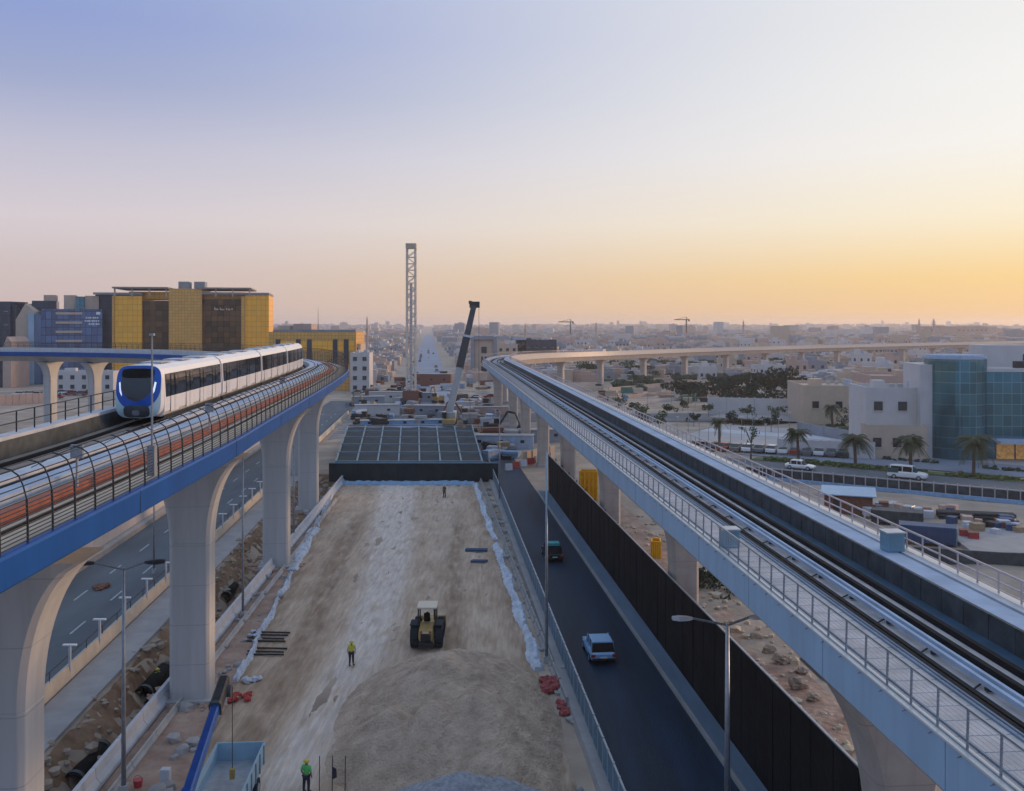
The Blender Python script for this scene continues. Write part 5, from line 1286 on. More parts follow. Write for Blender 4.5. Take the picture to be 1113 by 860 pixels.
for i, (x, y, h, rx) in enumerate([(790,441,8.5,7.0),(812,440,9,7),(836,439,9.5,7.5),(858,439,10,7),(872,440,9,6),(750,437,7,6)]):
    X, Y = px(x, y, PH); tree((X, Y+3, .8), h, rx, 'large dark bushy tree behind the long white wall, %s from the left' % nth(sorted((790,812,836,858,872,750)).index(x)), 'leaf_dark', 90+i, 1500, .42, 'grove behind the white wall')
for i, (x, y, h, rx) in enumerate([(640,412,8,9),(690,410,7,9),(700,404,6,8),(740,405,6,9),(722,404,6,8),(668,404,6,8)]):
    X, Y = px(x, y, 0); tree((X, Y, 0), h, rx, 'low spreading green tree beyond the far viaduct bend, %s from the left' % nth(sorted((640,690,700,740,722,668)).index(x)), 'leaf', 120+i, 900, .5, 'trees beyond the far bend')
l0 = None; rnd = random.Random(21)
lamps = [(664,452),(676,458),(688,466),(700,474),(712,481),(724,490),(736,478),(748,470),(760,480),(770,492),(782,470),(794,488),(806,478),(818,468),(832,488),(846,480),(858,472),(672,444),(704,446),(730,444),(756,447),(790,452),(820,452),(848,450)]
for i, (x, y) in enumerate(lamps):
    X, Y = px(x, y, PH)
    if l0 is None:
        l0 = thing('park_lamp', (X, Y, PH), 'slim park lamp post beside the right viaduct, first from the left', 'lamp post', 0, 'lamp posts in the park'); b = MB(); b.tube((0,0,0), (0,0,4.6), .07, .05, n=6); b.build('pole', M['grey_steel'], l0); b = MB(); b.box((0,0,4.65), (.5,.3,.12)); b.build('lamp_head', M['galv'], l0)
    else: clone(l0, (X, Y, PH), rnd.uniform(0, 3), 'slim park lamp post beside the right viaduct, %s from the left' % nth(sorted(q[0] for q in lamps).index(x)))

# ------------------------------------------------------------------ left background buildings
def gold_building():
    d = 405.0; t = thing('gold_office', (-.357*d, d, 0), 'gold and bronze glass office block with flat canopy roof above the train', 'office building', R(11))
    sc = d/1000.0
    def seg(name, x0, x1, y0, z0_, m, dy=0, depth=30):
        a = (x0-199.5)*sc; c = (x1-199.5)*sc; top = H-(y0-353)*sc
        b = MB(); b.box(((a+c)/2, depth/2+dy, (top+z0_)/2), (c-a, depth, top-z0_)); return b.build(name, M[m], t)
    seg('dark_wing', 108.5, 127, 321, 0, 'dark_curtain', 2, 29)
    seg('gold_wing', 130, 157, 322, 0, 'gold_glass', -1, 31)
    seg('bronze_bay', 157.2, 184.8, 327, 0, 'bronze_glass', 1.5, 28)
    seg('central_tower', 185, 219, 314, 0, 'brass_panel', -2, 33)
    seg('bronze_bay', 219.2, 260, 325, 0, 'bronze_glass', 1.5, 28)
    seg('corner_fin', 127.2, 129.8, 322, 0, 'brass_panel', -1.4, 31); seg('corner_fin', 260.2, 264, 322, 0, 'brass_panel', -1.4, 31)
    seg('gold_wing', 264.2, 289.5, 320.5, 0, 'gold_glass', -1, 31)
    for x0, x1, y0 in ((109,157,320.2),(219.5,289,319.4)):
        b = MB(); top = H-(y0-353)*sc; b.box((((x0+x1)/2-199.5)*sc, 14, top+.2), ((x1-x0)*sc+.6, 31, .9)); b.build('roof_edge', M['wall_grey'], t)
    seg('penthouse', 141, 184, 317, 36.2, 'gold_glass', 5, 18); seg('penthouse', 219.5, 262, 317, 36.2, 'gold_glass', 5, 18)
    for x0, x1 in ((128,184.5),(214,271)):
        top = H-(313.4-353)*sc; b = MB(); b.box((((x0+x1)/2-199.5)*sc, 12, top), ((x1-x0)*sc, 30, .7)); b.build('roof_canopy', M['brown_slab'], t)
        for k in range(4):
            b = MB(); xx = (x0+2+(x1-x0-4)*k/3-199.5)*sc; b.box((xx, -1.5, top-2.0), (.6,.6,3.6)); b.build('column', M['wall_cream'], t)
    for x0 in (192, 208.5):
        top = H-(306-353)*sc; b = MB(); b.box(((x0+5.5-199.5)*sc, 10, top-1.6), (4.6,8,3.6)); b.build('roof_plant', M['wall_grey'], t)
    b = MB(); 
    for dx, w, zz in ((-3.4,.5,2.0),(-2.5,1.2,1.0),(-1.0,.5,1.6),(0,1.4,.6),(1.6,.5,1.5),(2.7,1.1,.9),(4.0,.5,1.3)): b.box(((240-199.5)*sc+dx, 1.40, 31.5+zz*.3), (w,.12,.25+zz*.5))
    b.build('sign', M['wall_cream'], t)
gold_building()
def navy_building():
    d = 390.0; t = thing('navy_office', (-.482*d, d, 0), 'navy glass office with pale bands, white sign and bright blue corner fin', 'office building', R(22)); sc = d/1000
    X0 = lambda x: (x-74.5)*sc; Z = lambda y: H-(y-353)*sc
    def bx(name, x0, x1, ya, yb, m, y0=0, y1=20):
        b = MB(); b.box(((X0(x0)+X0(x1))/2, (y0+y1)/2, (Z(ya)+Z(yb))/2), (X0(x1)-X0(x0), y1-y0, Z(ya)-Z(yb))); return b.build(name, M[m], t)
    bx('tower', 48, 108, 336, 417, 'navy_curtain')
    for k in range(5): bx('stone_band', 62, 88, 339.5+k*10, 342+k*10, 'wall_cream', -.4, 0)
    bx('blue_fin', 36, 41.5, 340.5, 417, 'pale_blue_paint', -2, 18); bx('blue_fin', 41.6, 48, 341.5, 417, 'blue_glass', -1, 19)
    bx('upper_storey', 38, 62, 327, 336, 'dark_curtain', 4, 18); bx('upper_block', 49, 61, 320.5, 327, 'wall_cream', 6, 16); bx('upper_block', 69, 81, 320.5, 335.8, 'wall_cream', 5, 16); bx('upper_block', 90, 104, 321, 335.8, 'wall_cream', 5, 16)
    bx('stair_tower', 81.2, 89.8, 322, 335.8, 'teal_curtain', 4, 15)
    for r_, (x0, n) in enumerate(((92, 7), (91, 8), (95, 6))):
        b = MB()
        for k in range(n): b.box((X0(x0+k*1.9), -.05, Z(345.5+r_*3.4)), (.5 if k % 3 else .35, .12, .55 if k % 2 else .8))
        b.build('sign_lettering', M['white'], t)
    b = MB(); b.box((X0(104), -.05, Z(340.5)), (1.6,.12,1.2)); b.build('sign_emblem', M['white'], t)
navy_building()
def stone_tower(x0, x1, yt, d, label, gable=True, m='wall_cream'):
    sc = d/1000; t = thing('stone_office', (((x0+x1)/2-556.5)*sc, d, 0), label, 'office building'); w = (x1-x0)*sc; h = H-(yt-353)*sc
    b = MB(); b.loft([[(-w/2, y, 0), (w/2, y, 0), (w/2, y, h*.90), (0, y, h), (-w/2, y, h*.80)] for y in (0, 14)]); b.build('stone_wall', M[m], t)
    b = MB(); b.box((-w*.5-w*.55, 9, h*.49), (w*1.05,16,h*.98)); b.build('glass_wall', M['dark_curtain'], t)
    return t
stone_tower(17, 38, 330, 385, 'dark glass tower with a pointed cream stone front at the far left')
stone_tower(3, 12, 366, 365, 'second pointed stone front at the far left edge, lower', m='wall_rose')
box_house('dark_office', 2, 418, 7, 14, 34, M['dark_curtain'], 'dark narrow office at the extreme left edge', 0, 6, 2, 0, extras=False, cat='office building')
def lowgold():
    d = 350; sc = d/1000; t = thing('gold_block', ((338-556.5)*sc, d, 0), 'low yellow glass block with dark window bays right of the large gold office', 'office building')
    X0 = lambda x: (x-338)*sc; Z = lambda y: H-(y-353)*sc
    def bx(name, x0, x1, ya, yb, m, y0=0, y1=20):
        b = MB(); b.box(((X0(x0)+X0(x1))/2, (y0+y1)/2, (Z(ya)+max(0, Z(yb)))/2), (X0(x1)-X0(x0), y1-y0, Z(ya)-max(0, Z(yb)))); return b.build(name, M[m], t)
    bx('main_block', 292, 387, 361, 425, 'brass_panel'); bx('roof_band', 296, 386, 358.5, 361, 'wall_grey', 1, 18)
    for x in (300, 322, 334, 362, 374): bx('dark_bay', x, x+5, 369, 396, 'dark_curtain', -.5, -.01)
    bx('gold_band', 305, 385, 371, 381, 'gold_glass', -.3, -.005)
    bx('roof_house', 316, 336, 352, 358.4, 'wall_rose', 4, 14); bx('roof_house', 300, 312, 354, 358.4, 'wall_cream', 4, 12)
    b = MB(); b.tube((X0(341), 8, Z(358)), (X0(341), 8, Z(334)), .12, .05, n=5); b.build('antenna', M['dark_steel'], t)
lowgold()
box_house('white_tower', 391, 427, 7, 9, 14, M['wall_white'], 'slim white building beside the end of the blue viaduct', 0, 4, 2, 0)
box_house('cream_block', 372, 424, 14, 12, 17, M['wall_cream'], 'cream flats behind the bend of the blue viaduct', 0, 5, 4, 0)
def arch_building():
    d = 430; t = thing('framed_building', ((526-556.5)*.43, d, 0), 'cream building with dark square frame behind the start of the right viaduct bend', 'building')
    b = MB(); b.box((0,6,9.5), (12,11,19)); b.build('wall', M['wall_cream'], t)
    b = MB(); b.box((-5.4,-.3,9.5), (1.6,1.2,19.6)); b.box((5.4,-.3,9.5), (1.6,1.2,19.6)); b.box((0,-.3,18.9), (9.2,1.2,1.8)); b.build('frame', M['wall_grey'], t)
    for k in range(3): b = MB(); b.box((0,.42,4+4.6*k), (2.6,.2,3)); b.build('window', M['window'], t)
arch_building()
box_house('dark_block', 583, 403, 22, 16, 16, M['dark_curtain'], 'dark office block behind the far bend of the right viaduct', 0, 3, 5, 0, cat='office building')
box_house('pale_block', 566, 403, 6, 12, 17, M['pale_panel'], 'pale slim block attached left of the dark office beyond the bend', 0, 4, 2, 0, extras=False)
box_house('cream_block', 548, 405, 14, 12, 14, M['wall_cream'], 'cream flats right of the framed building beyond the bend', 0, 3, 4, 0)

# near-left beyond the viaduct: low white office, walls, parked cars
box_house('white_office', 85, 426, 26, 10, 7, M['wall_white'], 'low white office at the foot of the navy tower', 0, 2, 6, 0)
long_wall(0, 441, 50, 438, 3.2, 0, M['wall_rose'], 'rose and cream wall at the left edge in front of the far piers', posts=8)
t = thing('pillar_post', (-31.2, 54, 0), 'square cream post at the left edge behind the viaduct parapet', 'post'); b = MB(); b.box((0,0,9.9), (.9,.9,19.8)); b.build('post', M['wall_cream'], t); b = MB(); b.box((0,0,19.9), (1.1,1.1,.2)); b.build('cap', M['concrete'], t)

# ------------------------------------------------------------------ middle clutter beyond the netted roof
def mast():
    X, Y = px(447, 440, 0); t = thing('lattice_mast', (X, Y, 0), 'tall pale lattice piling mast standing upright behind the netted roof', 'mast')
    b = MB(); s_ = 1.35; hh = 49.5
    for sx in (-1, 1):
        for sy_ in (-1, 1): b.tube((sx*s_, sy_*s_, 4), (sx*s_*.95, sy_*s_*.95, hh), .26, n=5)
    k = 0; z = 4
    while z < hh-2:
        for sy_ in (-1, 1):
            a = 1 if k % 2 else -1; b.tube((-a*s_, sy_*s_, z), (a*s_, sy_*s_, z+2.0), .15, n=4); b.tube((-s_, sy_*s_, z), (s_, sy_*s_, z), .13, n=4)
            b.tube((sy_*s_, -a*s_, z), (sy_*s_, a*s_, z+2.0), .15, n=4)
        z += 2.0; k += 1
    b.build('lattice', mk('mast_steel', (.70,.60,.50), .6, var=.15), t)
    b = MB(); b.box((0,0,hh), (3.2,3.0,1.6)); b.build('mast_head', M['concrete_tan'], t)
    b = MB(); b.box((0,-.2,20), (.8,.8,36)); b.build('leader', M['galv'], t)
    b = MB(); b.box((0,1,3), (5,6,3)); b.build('machine_house', M['rust'], t)
    for sx in (-2, 2): b = MB(); b.box((sx,0,.8), (1.2,7,1.5)); b.build('track', M['dark_steel'], t, bevel=.3)
    b = MB(); b.box((2.9,-1,3.2), (1.3,1.8,2)); b.build('cab', M['glass_dark'], t)
mast()
def tele_crane():
    base = Vector((*px(489, 462, 0), 0)); t = thing('telescopic_crane', tuple(base), 'mobile crane with a grey and black telescopic boom raised to the right', 'crane')
    tip = Vector(((515-556.5)*.236, 236, 25+20*.236))-base; foot = Vector((-.2, 0, 2.8))
    d = (tip-foot); mid = foot+d*.42
    def bm(a, c, w0, w1, name, m):
        b = MB(); u = d.normalized(); s_ = u.cross(Vector((0,1,0))).normalized(); f = u.cross(s_)
        b.loft([[tuple(p_+s_*x*w+f*y*w) for x, y in ((-1,-1),(1,-1),(1,1),(-1,1))] for p_, w in ((a, w0), (c, w1))]); return b.build(name, m, t)
    bm(foot, mid, .85, .8, 'boom_base', M['concrete']); bm(mid, foot+d*.72, .95, .9, 'boom_section', M['dark_steel']); bm(foot+d*.72, tip, .75, .68, 'boom_section', M['dark_panel'])
    bm(foot+d*.70, foot+d*.72, 1.05, 1.05, 'collar', M['galv'])
    b = MB(); b.box(tuple(tip+Vector((.2,0,.4))), (2.6,1.2,1.6)); b.box(tuple(tip+Vector((-.9,0,1.0))), (.8,.8,.8)); b.build('boom_head', M['dark_steel'], t)
    b = MB(); b.tube(tip+Vector((1.3,0,0)), (tip.x+1.3, tip.y, 8), .06, n=4); b.build('cable', M['dark_steel'], t)
    b = MB(); b.box((0,0,1.3), (3,11,1.0)); b.build('carrier', M['yellow'], t); b = MB(); b.box((.2,1.5,2.5), (2.6,5,1.6)); b.build('turntable', M['galv'], t, bevel=.15)
    b = MB(); b.box((-1.2,-2,2.7), (1.1,1.8,1.6)); b.build('cab', M['glass_dark'], t, bevel=.1)
    for sx in (-1, 1):
        for y in (-4,-2.4,1.6,3.2): b = MB(); b.tube((sx*1.1,y,.65), (sx*1.5,y,.65), .65, n=14); b.build('wheel', M['tyre'], t)
tele_crane()
def cabin(x, y, L_, hh, m, label, rz=0, group=None, storeys=1):
    X, Y = px(x, y, 0); t = thing('site_cabin', (X, Y, 0), label, 'site cabin', rz, group)
    b = MB(); b.box((0,0,hh/2), (L_,3,hh)); b.build('shell', m, t)
    b = MB(); b.box((0,0,hh+.08), (L_+.3,3.3,.16)); b.build('roof', M['concrete'], t)
    n = max(2, int(L_/4.2))
    for k in range(n):
        b = MB(); b.box((-L_/2+L_*(k+.5)/n,-1.53,hh*.58), (.8,.08,.6)); b.build('window', M['window'], t)
cabs = [(476,452,13,2.8,'wall_grey','long pale blue site cabin just behind the netted roof'),(410,452,12,3,'wall_white','white site cabin left of the lattice mast base'),(425,437,14,3.2,'wall_white','long white cabin left behind the lattice mast'),(400,441,10,2.8,'wall_grey','small pale cabin beside the fifth left pier'),(460,437,9,3,'wall_grey','grey cabin right of the lattice mast foot'),(440,461,22,1.0,'blue_film','low blue panelled enclosure directly behind the netted roof'),(470,420,16,5,'rust','rust brown shed behind the lattice mast'),(500,448,8,2.8,'wall_white','white cabin right of the telescopic crane'),(528,452,12,2.4,'wall_rose','rose cabin under the right viaduct start'),(545,487,13,2.6,'pale_panel','long pale blue cabin at the far end of the dark road'),(590,480,10,2.6,'wall_grey','grey cabin behind the fifth right pier')]
for x, y, L_, hh, m, lab in cabs: cabin(x, y, L_, hh, M[m], lab, R(random.uniform(-14, 14)))
for x0, y0, x1, y1, h_, m_, lab in [(648,436,742,426,.9,'wall_rose','low rose barrier line across the earth, nearest the viaduct railing'),(668,442,760,432,.7,'wall_white','low pale barrier line across the earth left of the park'),(590,414,700,408,1.6,'dark_panel','dark low wall under the far bend, nearer one'),(600,406,690,402,1.4,'wall_grey','grey low wall under the far bend, farther one'),(700,418,812,412,1.2,'wall_rose','rose low wall between far bend and grove'),(735,428,800,424,2.0,'wall_cream','cream wall left of the long white wall'),(600,428,655,424,1.2,'wall_cream','short cream wall beside the viaduct walkway, far part')]:
    long_wall(x0, y0, x1, y1, h_, .3, M[m_], lab, posts=6)
rnd = random.Random(41)
for i in range(70):
    x, y = rnd.uniform(640,800), rnd.uniform(404,438)
    if y > 425+(x-640)*.02 and x < 655: continue
    X, Y = px(x, y, .3); col = rnd.choice(['wall_rose','wall_white','wall_cream','rust','green_container','timber','dark_steel','blue_film'])
    w, d_, hh = rnd.uniform(1,7), rnd.uniform(1,3), rnd.uniform(.7,2.6); b = MB(); n = rnd.randint(1, 3)
    for k in range(n): b.box((rnd.uniform(-.4,.4),0,hh*(k+.5)/n), (w*rnd.uniform(.7,1),d_,hh/n*.9), rnd.uniform(-.05,.05))
    nm = {'wall_rose':'rose','wall_white':'white','wall_cream':'cream','rust':'rust brown','green_container':'dark green','timber':'timber','dark_steel':'dark','blue_film':'blue'}[col]
    o = tag(b.build('material_stack', M[col]), 'small %s stack on the bare earth between far bend and park' % nm, 'stack', '%s stacks on the far earth' % nm); o.location = (X, Y, .1); o.rotation_euler = (0,0,rnd.uniform(-.4,.4))
def excavator(x, y, rz, label, m):
    X, Y = px(x, y, .2); t = thing('excavator', (X, Y, .15), label, 'excavator', rz)
    for sx in (-1, 1): b = MB(); b.box((sx*1.2,0,.45), (.6,4.0,.9)); b.build('track', M['dark_steel'], t, bevel=.3)
    b = MB(); b.box((0,-.3,1.5), (2.7,3.6,1.1)); b.box((.6,-1.5,2.2), (1.3,1.2,.6)); b.build('house', m, t, bevel=.12)
    b = MB(); b.box((-.8,.8,2.5), (1.0,1.4,1.3)); b.build('cab', M['glass_dark'], t, bevel=.1)
    b = MB(); b.line([(.2,1.4,1.7),(.2,3.4,4.9),(.2,5.2,4.6)], .26, 6); b.build('boom', m, t)
    b = MB(); b.line([(.2,5.2,4.6),(.2,6.3,2.0)], .2, 6); b.build('arm', m, t)
    b = MB(); b.loft([[(xx,6.0,2.0),(xx,6.7,1.9),(xx,6.6,1.1),(xx,5.9,.9),(xx,5.6,1.3)] for xx in (-.4,.8)]); b.build('bucket', M['dark_steel'], t)
excavator(400, 446, R(60), 'yellow excavator left of the lattice mast behind the netted roof', M['yellow'])
excavator(432, 430, R(-70), 'dark excavator just left of the lattice mast foot', M['dark_panel'])
excavator(508, 456, R(100), 'rust red excavator right of the telescopic crane', M['rust'])
excavator(536, 470, R(-100), 'dark excavator under the start of the right viaduct', M['dark_steel'])
excavator(476, 438, R(30), 'yellow excavator between the lattice mast and the telescopic crane', M['yellow'])
# parked cars (prototypes small)
def small_car_mesh(paint):
    b = MB()
    def ring(y, w, z0, z1): return [(-w, y, z0), (w, y, z0), (w, y, z1), (-w, y, z1)]
    b.loft([ring(-2.2,.8,.35,.85), ring(-1.9,.9,.3,.95), ring(1.2,.9,.3,.95), ring(2.2,.8,.35,.7)], 0)
    b.loft([ring(-1.9,.78,.94,.97), ring(-1.4,.72,.94,1.42), ring(.3,.72,.94,1.45), ring(1.1,.78,.94,.98)], 1)
    b.box((0,-.5,1.46), (1.35,1.7,.05), mi=0)
    for sx in (-1, 1):
        for y in (-1.35, 1.35): b.tube((sx*.7,y,.33), (sx*.92,y,.33), .33, n=10, mi=2)
    me = b.build('car', [paint, M['glass_dark'], M['tyre']]); return me
cps = [(small_car_mesh(whitep), 'white'), (small_car_mesh(mk('grey_car', (.2,.22,.25), .3, metal=.4)), 'grey'), (small_car_mesh(mk('red_car', (.35,.05,.04), .3)), 'red'), (small_car_mesh(dkg), 'dark')]
spots = []
rnd = random.Random(5)
for i in range(26): y = 250+i*26+rnd.uniform(-6, 6); spots.append((-.092*y-2+rnd.choice((-7,-3,3,7)), y, R(5), 'ave'))
for i in range(12): spots.append((*px(rnd.uniform(385,440), rnd.uniform(425,436)), R(80+rnd.uniform(-10,10)), 'yard'))
for i in range(10): spots.append((*px(rnd.uniform(500,545), rnd.uniform(432,450)), R(80), 'bend'))
for i in range(14): spots.append((*px(rnd.uniform(15,105), rnd.uniform(428,434)), R(90), 'left'))
for i in range(14): spots.append((*px(690+i*11+rnd.uniform(-3,3), 410+rnd.uniform(-5,5)), R(80), 'far'))
for i in range(12): spots.append((*px(775+i*13, 489+i*.7, PH), R(-30), 'inner'))
used = set()
txt = {'ave':'driving on the hazy avenue behind the lattice mast','yard':'parked among the cabins left of the lattice mast','bend':'parked near the telescopic crane under the viaduct bend','left':'parked at the foot of the navy office on the far left','far':'parked on the earth beyond the park','inner':'parked along the inner road behind the palms'}
for x, y, rz, w in spots:
    i = rnd.choice((0,0,1,3,1,2)); c, nm = cps[i]
    lab = 'small %s car %s' % (nm, txt[w])
    if i not in used: c.location = (x, y, PH+.05 if w == 'inner' else .16); c.rotation_euler = (0,0,rz); tag(c, lab, 'car', '%s cars %s' % (nm, w)); used.add(i); c.name = 'small_car'
    else: k = c.copy(); COL.objects.link(k); k.location = (x, y, PH+.05 if w == 'inner' else .16); k.rotation_euler = (0,0,rz); k['label'] = lab; k['group'] = '%s cars %s' % (nm, w); k['category'] = 'car'; k.name = 'small_car'
for i in range(4):
    if i not in used: bpy.data.objects.remove(cps[i][0])
# material stacks on the middle site
rnd = random.Random(14)
for i in range(190):
    x, y = rnd.choice([(rnd.uniform(380,545), rnd.uniform(415,462)), (rnd.uniform(385,545), rnd.uniform(402,440)), (rnd.uniform(378,520), rnd.uniform(440,463)), (rnd.uniform(500,545), rnd.uniform(440,470)), (rnd.uniform(395,440), rnd.uniform(415,440)), (rnd.uniform(527,560), rnd.uniform(476,500))])
    X, Y = px(x, y, 0); w, d_, hh = rnd.uniform(.8,6), rnd.uniform(.6,3), rnd.uniform(.6,2.6)
    col = rnd.choice(['timber','rust','white_slab','blue_film','dark_steel','dark_steel','wall_grey','concrete','wall_grey'])
    b = MB(); n = rnd.randint(2, 5)
    for k in range(n): b.box((rnd.uniform(-.2,.2),0,hh*(k+.5)/n), (w*rnd.uniform(.8,1),d_*rnd.uniform(.8,1),hh/n*.86), rnd.uniform(-.05,.05))
    nm = {'timber':'brown timber','rust':'rust red','white_slab':'white','blue_film':'blue wrapped','dark_steel':'dark steel','wall_grey':'grey','concrete':'grey concrete'}[col]
    o = tag(b.build('material_stack', M[col]), '%s stack of building material around the netted roof and cranes' % nm, 'stack', '%s material stacks' % nm); o.location = (X, Y, .1); o.rotation_euler = (0,0,rnd.uniform(0,3))

# ------------------------------------------------------------------ city houses
def near_path(x, y, clear):
    for q in range(0, int(right.len), 12):
        p, _ = right.at(q)
        if (p.x-x)**2+(p.y-y)**2 < clear**2: return True
    for q in range(0, int(left.len), 12):
        p, _ = left.at(q)
        if (p.x-x)**2+(p.y-y)**2 < clear**2: return True
    return False
rnd = random.Random(77)
cols = [('cream', M['wall_cream']), ('rose', M['wall_rose']), ('white', M['wall_white']), ('grey', M['wall_grey'])]
protos = []
for ci, (cn, m) in enumerate(cols):
    for k in range(3):
        w, d_, h = rnd.uniform(9,14), rnd.uniform(8,13), rnd.uniform(4.5,8.5); b = MB()
        b.box((0,0,h/2), (w,d_,h), mi=0)
        for sx, sy_, ww, dd in ((0,-d_/2+.15,w,.3),(0,d_/2-.15,w,.3),(-w/2+.15,0,.3,d_-.6),(w/2-.15,0,.3,d_-.6)): b.box((sx,sy_,h+.4), (ww,dd,.8), mi=0)
        b.box((rnd.uniform(-w/4,w/4),rnd.uniform(-d_/4,d_/4),h+1.3), (w*.3,d_*.3,2.6), mi=0); b.tube((w*.3,-d_*.2,h), (w*.3,-d_*.2,h+1.6), .8, n=8, mi=2)
        fl = max(1, int(h/3.2)); nn = int(w/3)
        for f_ in range(fl):
            for q in range(nn):
                xx = -w/2+w*(q+.5)/nn; zz = h*(f_+.55)/fl
                b.box((xx,-d_/2,zz), (1.2,.16,1.3), mi=1); b.box((xx,d_/2,zz), (1.2,.16,1.3), mi=1)
            for sx in (-1, 1):
                for q in range(3): b.box((sx*w/2, -d_/2+d_*(q+.5)/3, h*(f_+.55)/fl), (.16,1.2,1.3), mi=1)
        protos.append((b.build('house', [m, M['window'], M['pale_panel']]), cn, max(w, d_)))
taken = []; cnt = 0; first = [True]*len(protos); tries = 0
while cnt < 285 and tries < 9000:
    tries += 1
    d_ = 270*(1000/270)**(rnd.random()**.85); a = rnd.uniform(-.60, .60); x = a*d_; y = d_
    if abs(x-(-.092*y)) < 24 or near_path(x, y, 17): continue
    if y < 560 and -.58 < a < -.16: continue                      # the offices
    if y < 430 and a < .08: continue
    if y < 380 and .1 < a < .34: continue                        # park and open earth
    if y < 520 and .03 < a < .14: continue
    if y < 330: continue
    if 508 < y < 547: continue
    pi_ = rnd.randrange(len(protos))
    if any((x-u)**2+(y-v)**2 < 19**2 for u, v in taken): continue
    taken.append((x, y)); o, cn, _ = protos[pi_]
    side = 'left of the hazy avenue' if x < -.092*y else 'right of the hazy avenue'
    if first[pi_]: h = o; first[pi_] = False
    else: h = o.copy(); COL.objects.link(h)
    h.location = (x, y, -.1); h.rotation_euler = (0,0,rnd.choice((0,.08,-.25,1.57,1.4))); s_ = rnd.uniform(.8,1.15); h.scale = (s_, s_, rnd.uniform(.8,1.25))
    q_ = 556.5+1000*x/y
    reg = 'behind the navy and gold offices' if q_ < 290 else 'behind the low gold block' if q_ < 400 else 'left of the avenue by the lattice mast' if q_ < 458 else 'right of the avenue near the telescopic crane' if q_ < 540 else 'behind the start of the far bend' if q_ < 640 else 'beyond the middle of the far bend' if q_ < 760 else 'behind the dark grove' if q_ < 880 else 'behind the cream warehouse' if q_ < 960 else 'behind the pale villa' if q_ < 1025 else 'behind the glass office'
    sz = 'tall' if h.scale[2] > 1.03 else 'low'; dist = 'near' if y < 480 else 'mid-distance' if y < 700 else 'far'
    tag(h, '%s %s %s flat roofed house %s' % (dist, sz, cn, reg), 'house', '%s %s %s houses %s' % (dist, sz, cn, reg)); cnt += 1
for i, f_ in enumerate(first):
    if f_: bpy.data.objects.remove(protos[i][0])
b = MB(); n_ = 0
while n_ < 5200:
    d_ = 300*(1100/300)**(rnd.random()**.8); a = rnd.uniform(-.64,.64); x = a*d_
    if abs(x+.092*d_) < 20 or near_path(x, d_, 13) or 512 < d_ < 543: continue
    if d_ < 560 and -.6 < a < -.16 or d_ < 400 and a < .3: continue
    if any(abs(x-u) < 11 and abs(d_-v) < 11 for u, v in taken): continue
    w = rnd.uniform(3,9); h = rnd.uniform(2,5.5); r_ = rnd.uniform(-.3,.3); mi = rnd.randrange(4)
    b.box((x, d_, h/2), (w, w*rnd.uniform(.5,1), h), r_, mi=mi); n_ += 1
    if w > 6: b.box((x, d_, h+.5), (w*.35, w*.3, 1.3), r_, mi=mi)
tag(b.build('low_buildings', [M['wall_cream'], M['wall_rose'], M['wall_white'], M['wall_grey']]), 'mass of low sheds and walls filling the city between the houses', 'buildings', kind='stuff')
b = MB()
for i in range(9000):
    d_ = 1000*(5.0)**(rnd.random()**.9); a = rnd.uniform(-.66,.66); x = a*d_
    if abs(x+.092*d_) < 26: continue
    if near_path(x, d_, 20) if d_ < 1000 else False: continue
    w = rnd.uniform(9,26); h = rnd.uniform(5,12)*(1 if rnd.random() < .96 else rnd.uniform(1.4,2.6)); z0 = gh(x, d_)
    b.box((x, d_, z0+h/2), (w, w*rnd.uniform(.5,1), h), rnd.uniform(-.3,.3), mi=rnd.randrange(4))
    if rnd.random() < .4: b.box((x, d_, z0+h+1), (w*.3, w*.3, 2.2), 0, mi=rnd.randrange(4))
tag(b.build('distant_city', [M['wall_cream'], M['wall_rose'], M['wall_white'], M['wall_grey']]), 'dense pale city stretching to the horizon', 'city', kind='stuff')
b = MB(); rnd = random.Random(8)
for i in range(800):
    d_ = 350*(12)**rnd.random(); a = rnd.uniform(-.62,.62); x = a*d_
    if near_path(x, d_, 9) or (d_ < 560 and a < .02) or abs(x+.09*d_) < 20: continue
    for k in range(7): b.blob((x+rnd.uniform(-6,6), d_+rnd.uniform(-4,4), rnd.uniform(.8,3.2)), rnd.uniform(.8,2.2), 6, .45, (1.3,1,.9), rnd=rnd)
tag(b.build('distant_greenery', M['leaf_dark']), 'dark tree clumps spread between the far houses', 'trees', kind='stuff')
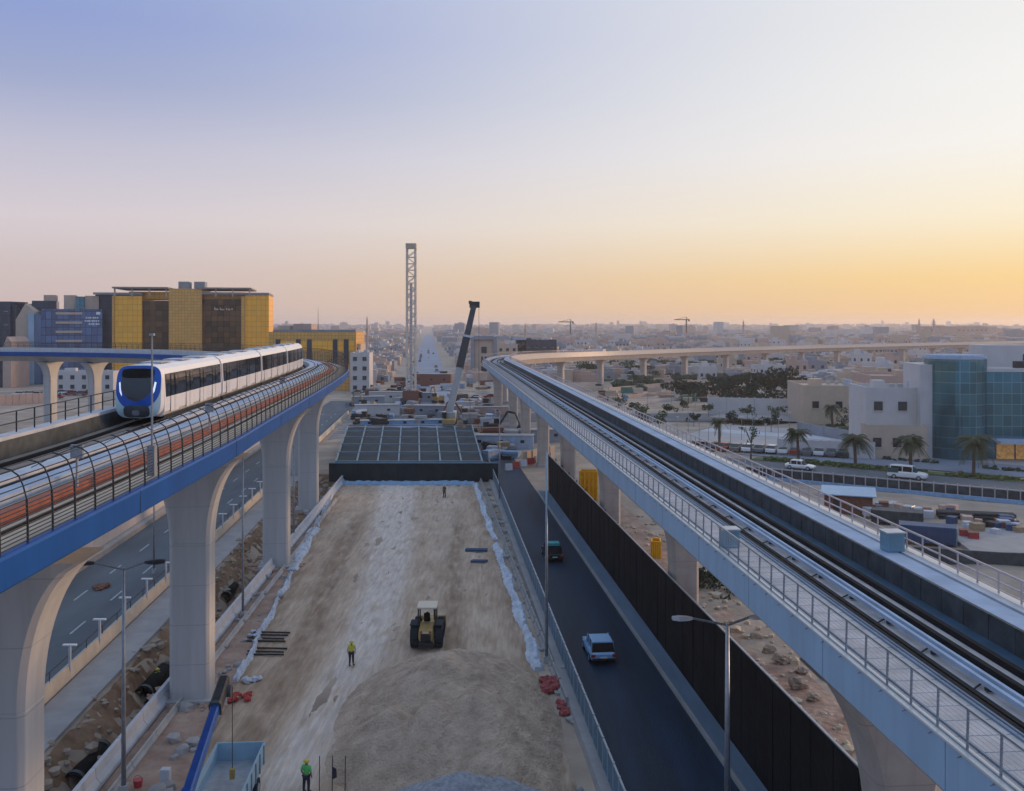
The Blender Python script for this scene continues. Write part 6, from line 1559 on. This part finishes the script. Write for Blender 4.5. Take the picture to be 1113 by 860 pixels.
# towers on the horizon
def minaret(x, yt, d, label):
    t = thing('minaret', ((x-556.5)*d/1000, d, 0), label, 'minaret'); h = H-(yt-353)*d/1000
    b = MB(); b.tube((0,0,0), (0,0,h*.72), d*.0012, d*.0010, n=8); b.build('shaft', M['wall_rose'], t); b = MB(); b.tube((0,0,h*.72), (0,0,h*.77), d*.0017, n=8); b.build('balcony', M['wall_cream'], t)
    b = MB(); b.tube((0,0,h*.77), (0,0,h*.92), d*.0008, n=8); b.tube((0,0,h*.92), (0,0,h), d*.0008, .02, n=8); b.build('spire', M['wall_rose'], t)
for x, yt, d, lab in [(399,343,520,'minaret left of the lattice mast on the skyline'),(571,351,900,'minaret above the start of the far viaduct bend'),(648,350,1100,'minaret between the two far tower cranes'),(808,348,1300,'minaret right of the far tower cranes'),(999,346,1300,'minaret on the right skyline, left one of two'),(1015,346,1250,'minaret on the right skyline, right one of two')]: minaret(x, yt, d, lab)
def tower_crane(x, yt, d, label, jib=1):
    t = thing('tower_crane', ((x-556.5)*d/1000, d, 0), label, 'tower crane'); h = H-(yt-353)*d/1000; w = d*.0008
    b = MB(); b.box((0,0,h/2), (w*1.6,w*1.6,h)); b.build('mast', M['dark_steel'], t); b = MB(); b.box((-jib*d*.005,0,h), (d*.016,w,w*1.3)); b.build('jib', M['dark_steel'], t)
    b = MB(); b.line([(0,0,h+d*.003), (-jib*d*.012,0,h)], w*.3, 4); b.line([(0,0,h), (0,0,h+d*.003)], w*.5, 4); b.line([(0,0,h+d*.003), (jib*d*.0028,0,h)], w*.3, 4); b.build('stay', M['dark_steel'], t); b = MB(); b.box((jib*d*.0028,0,h-w), (w*2,w*1.5,w*3)); b.build('counterweight', M['dark_steel'], t)
tower_crane(620, 350, 1400, 'small tower crane on the skyline, left of the other'); tower_crane(746, 347.5, 1400, 'small tower crane on the skyline, right of the other')
t = thing('skyline_block', (556, 980, 0), 'tall block at the right edge of the skyline', 'tower'); b = MB(); b.box((0,0,19), (12,12,38)); b.build('wall', M['wall_rose'], t); b = MB(); b.box((0,0,38.4), (12.6,12.6,.8)); b.build('roof', M['wall_grey'], t)
box_house('long_hall', 1040, 372, 90, 30, 22, M['wall_rose'], 'long brown hall on the skyline right of centre', 0, 2, 14, 0, cat='hall')

# ------------------------------------------------------------------ haze
hm = bpy.data.materials.new('haze'); hm.use_nodes = True; t_ = hm.node_tree; t_.nodes.clear()
o_ = t_.nodes.new('ShaderNodeOutputMaterial'); v_ = t_.nodes.new('ShaderNodeVolumePrincipled'); t_.links.new(v_.outputs[0], o_.inputs['Volume'])
v_.inputs['Color'].default_value = (1.0,.95,.95,1); v_.inputs['Density'].default_value = .00017; v_.inputs['Anisotropy'].default_value = .45
b = MB(); b.box((0, 2690, 25.75), (9000, 5600, 54.5)); o = b.build('haze', hm); tag(o, 'thin pale evening haze over the city', 'haze', kind='stuff')
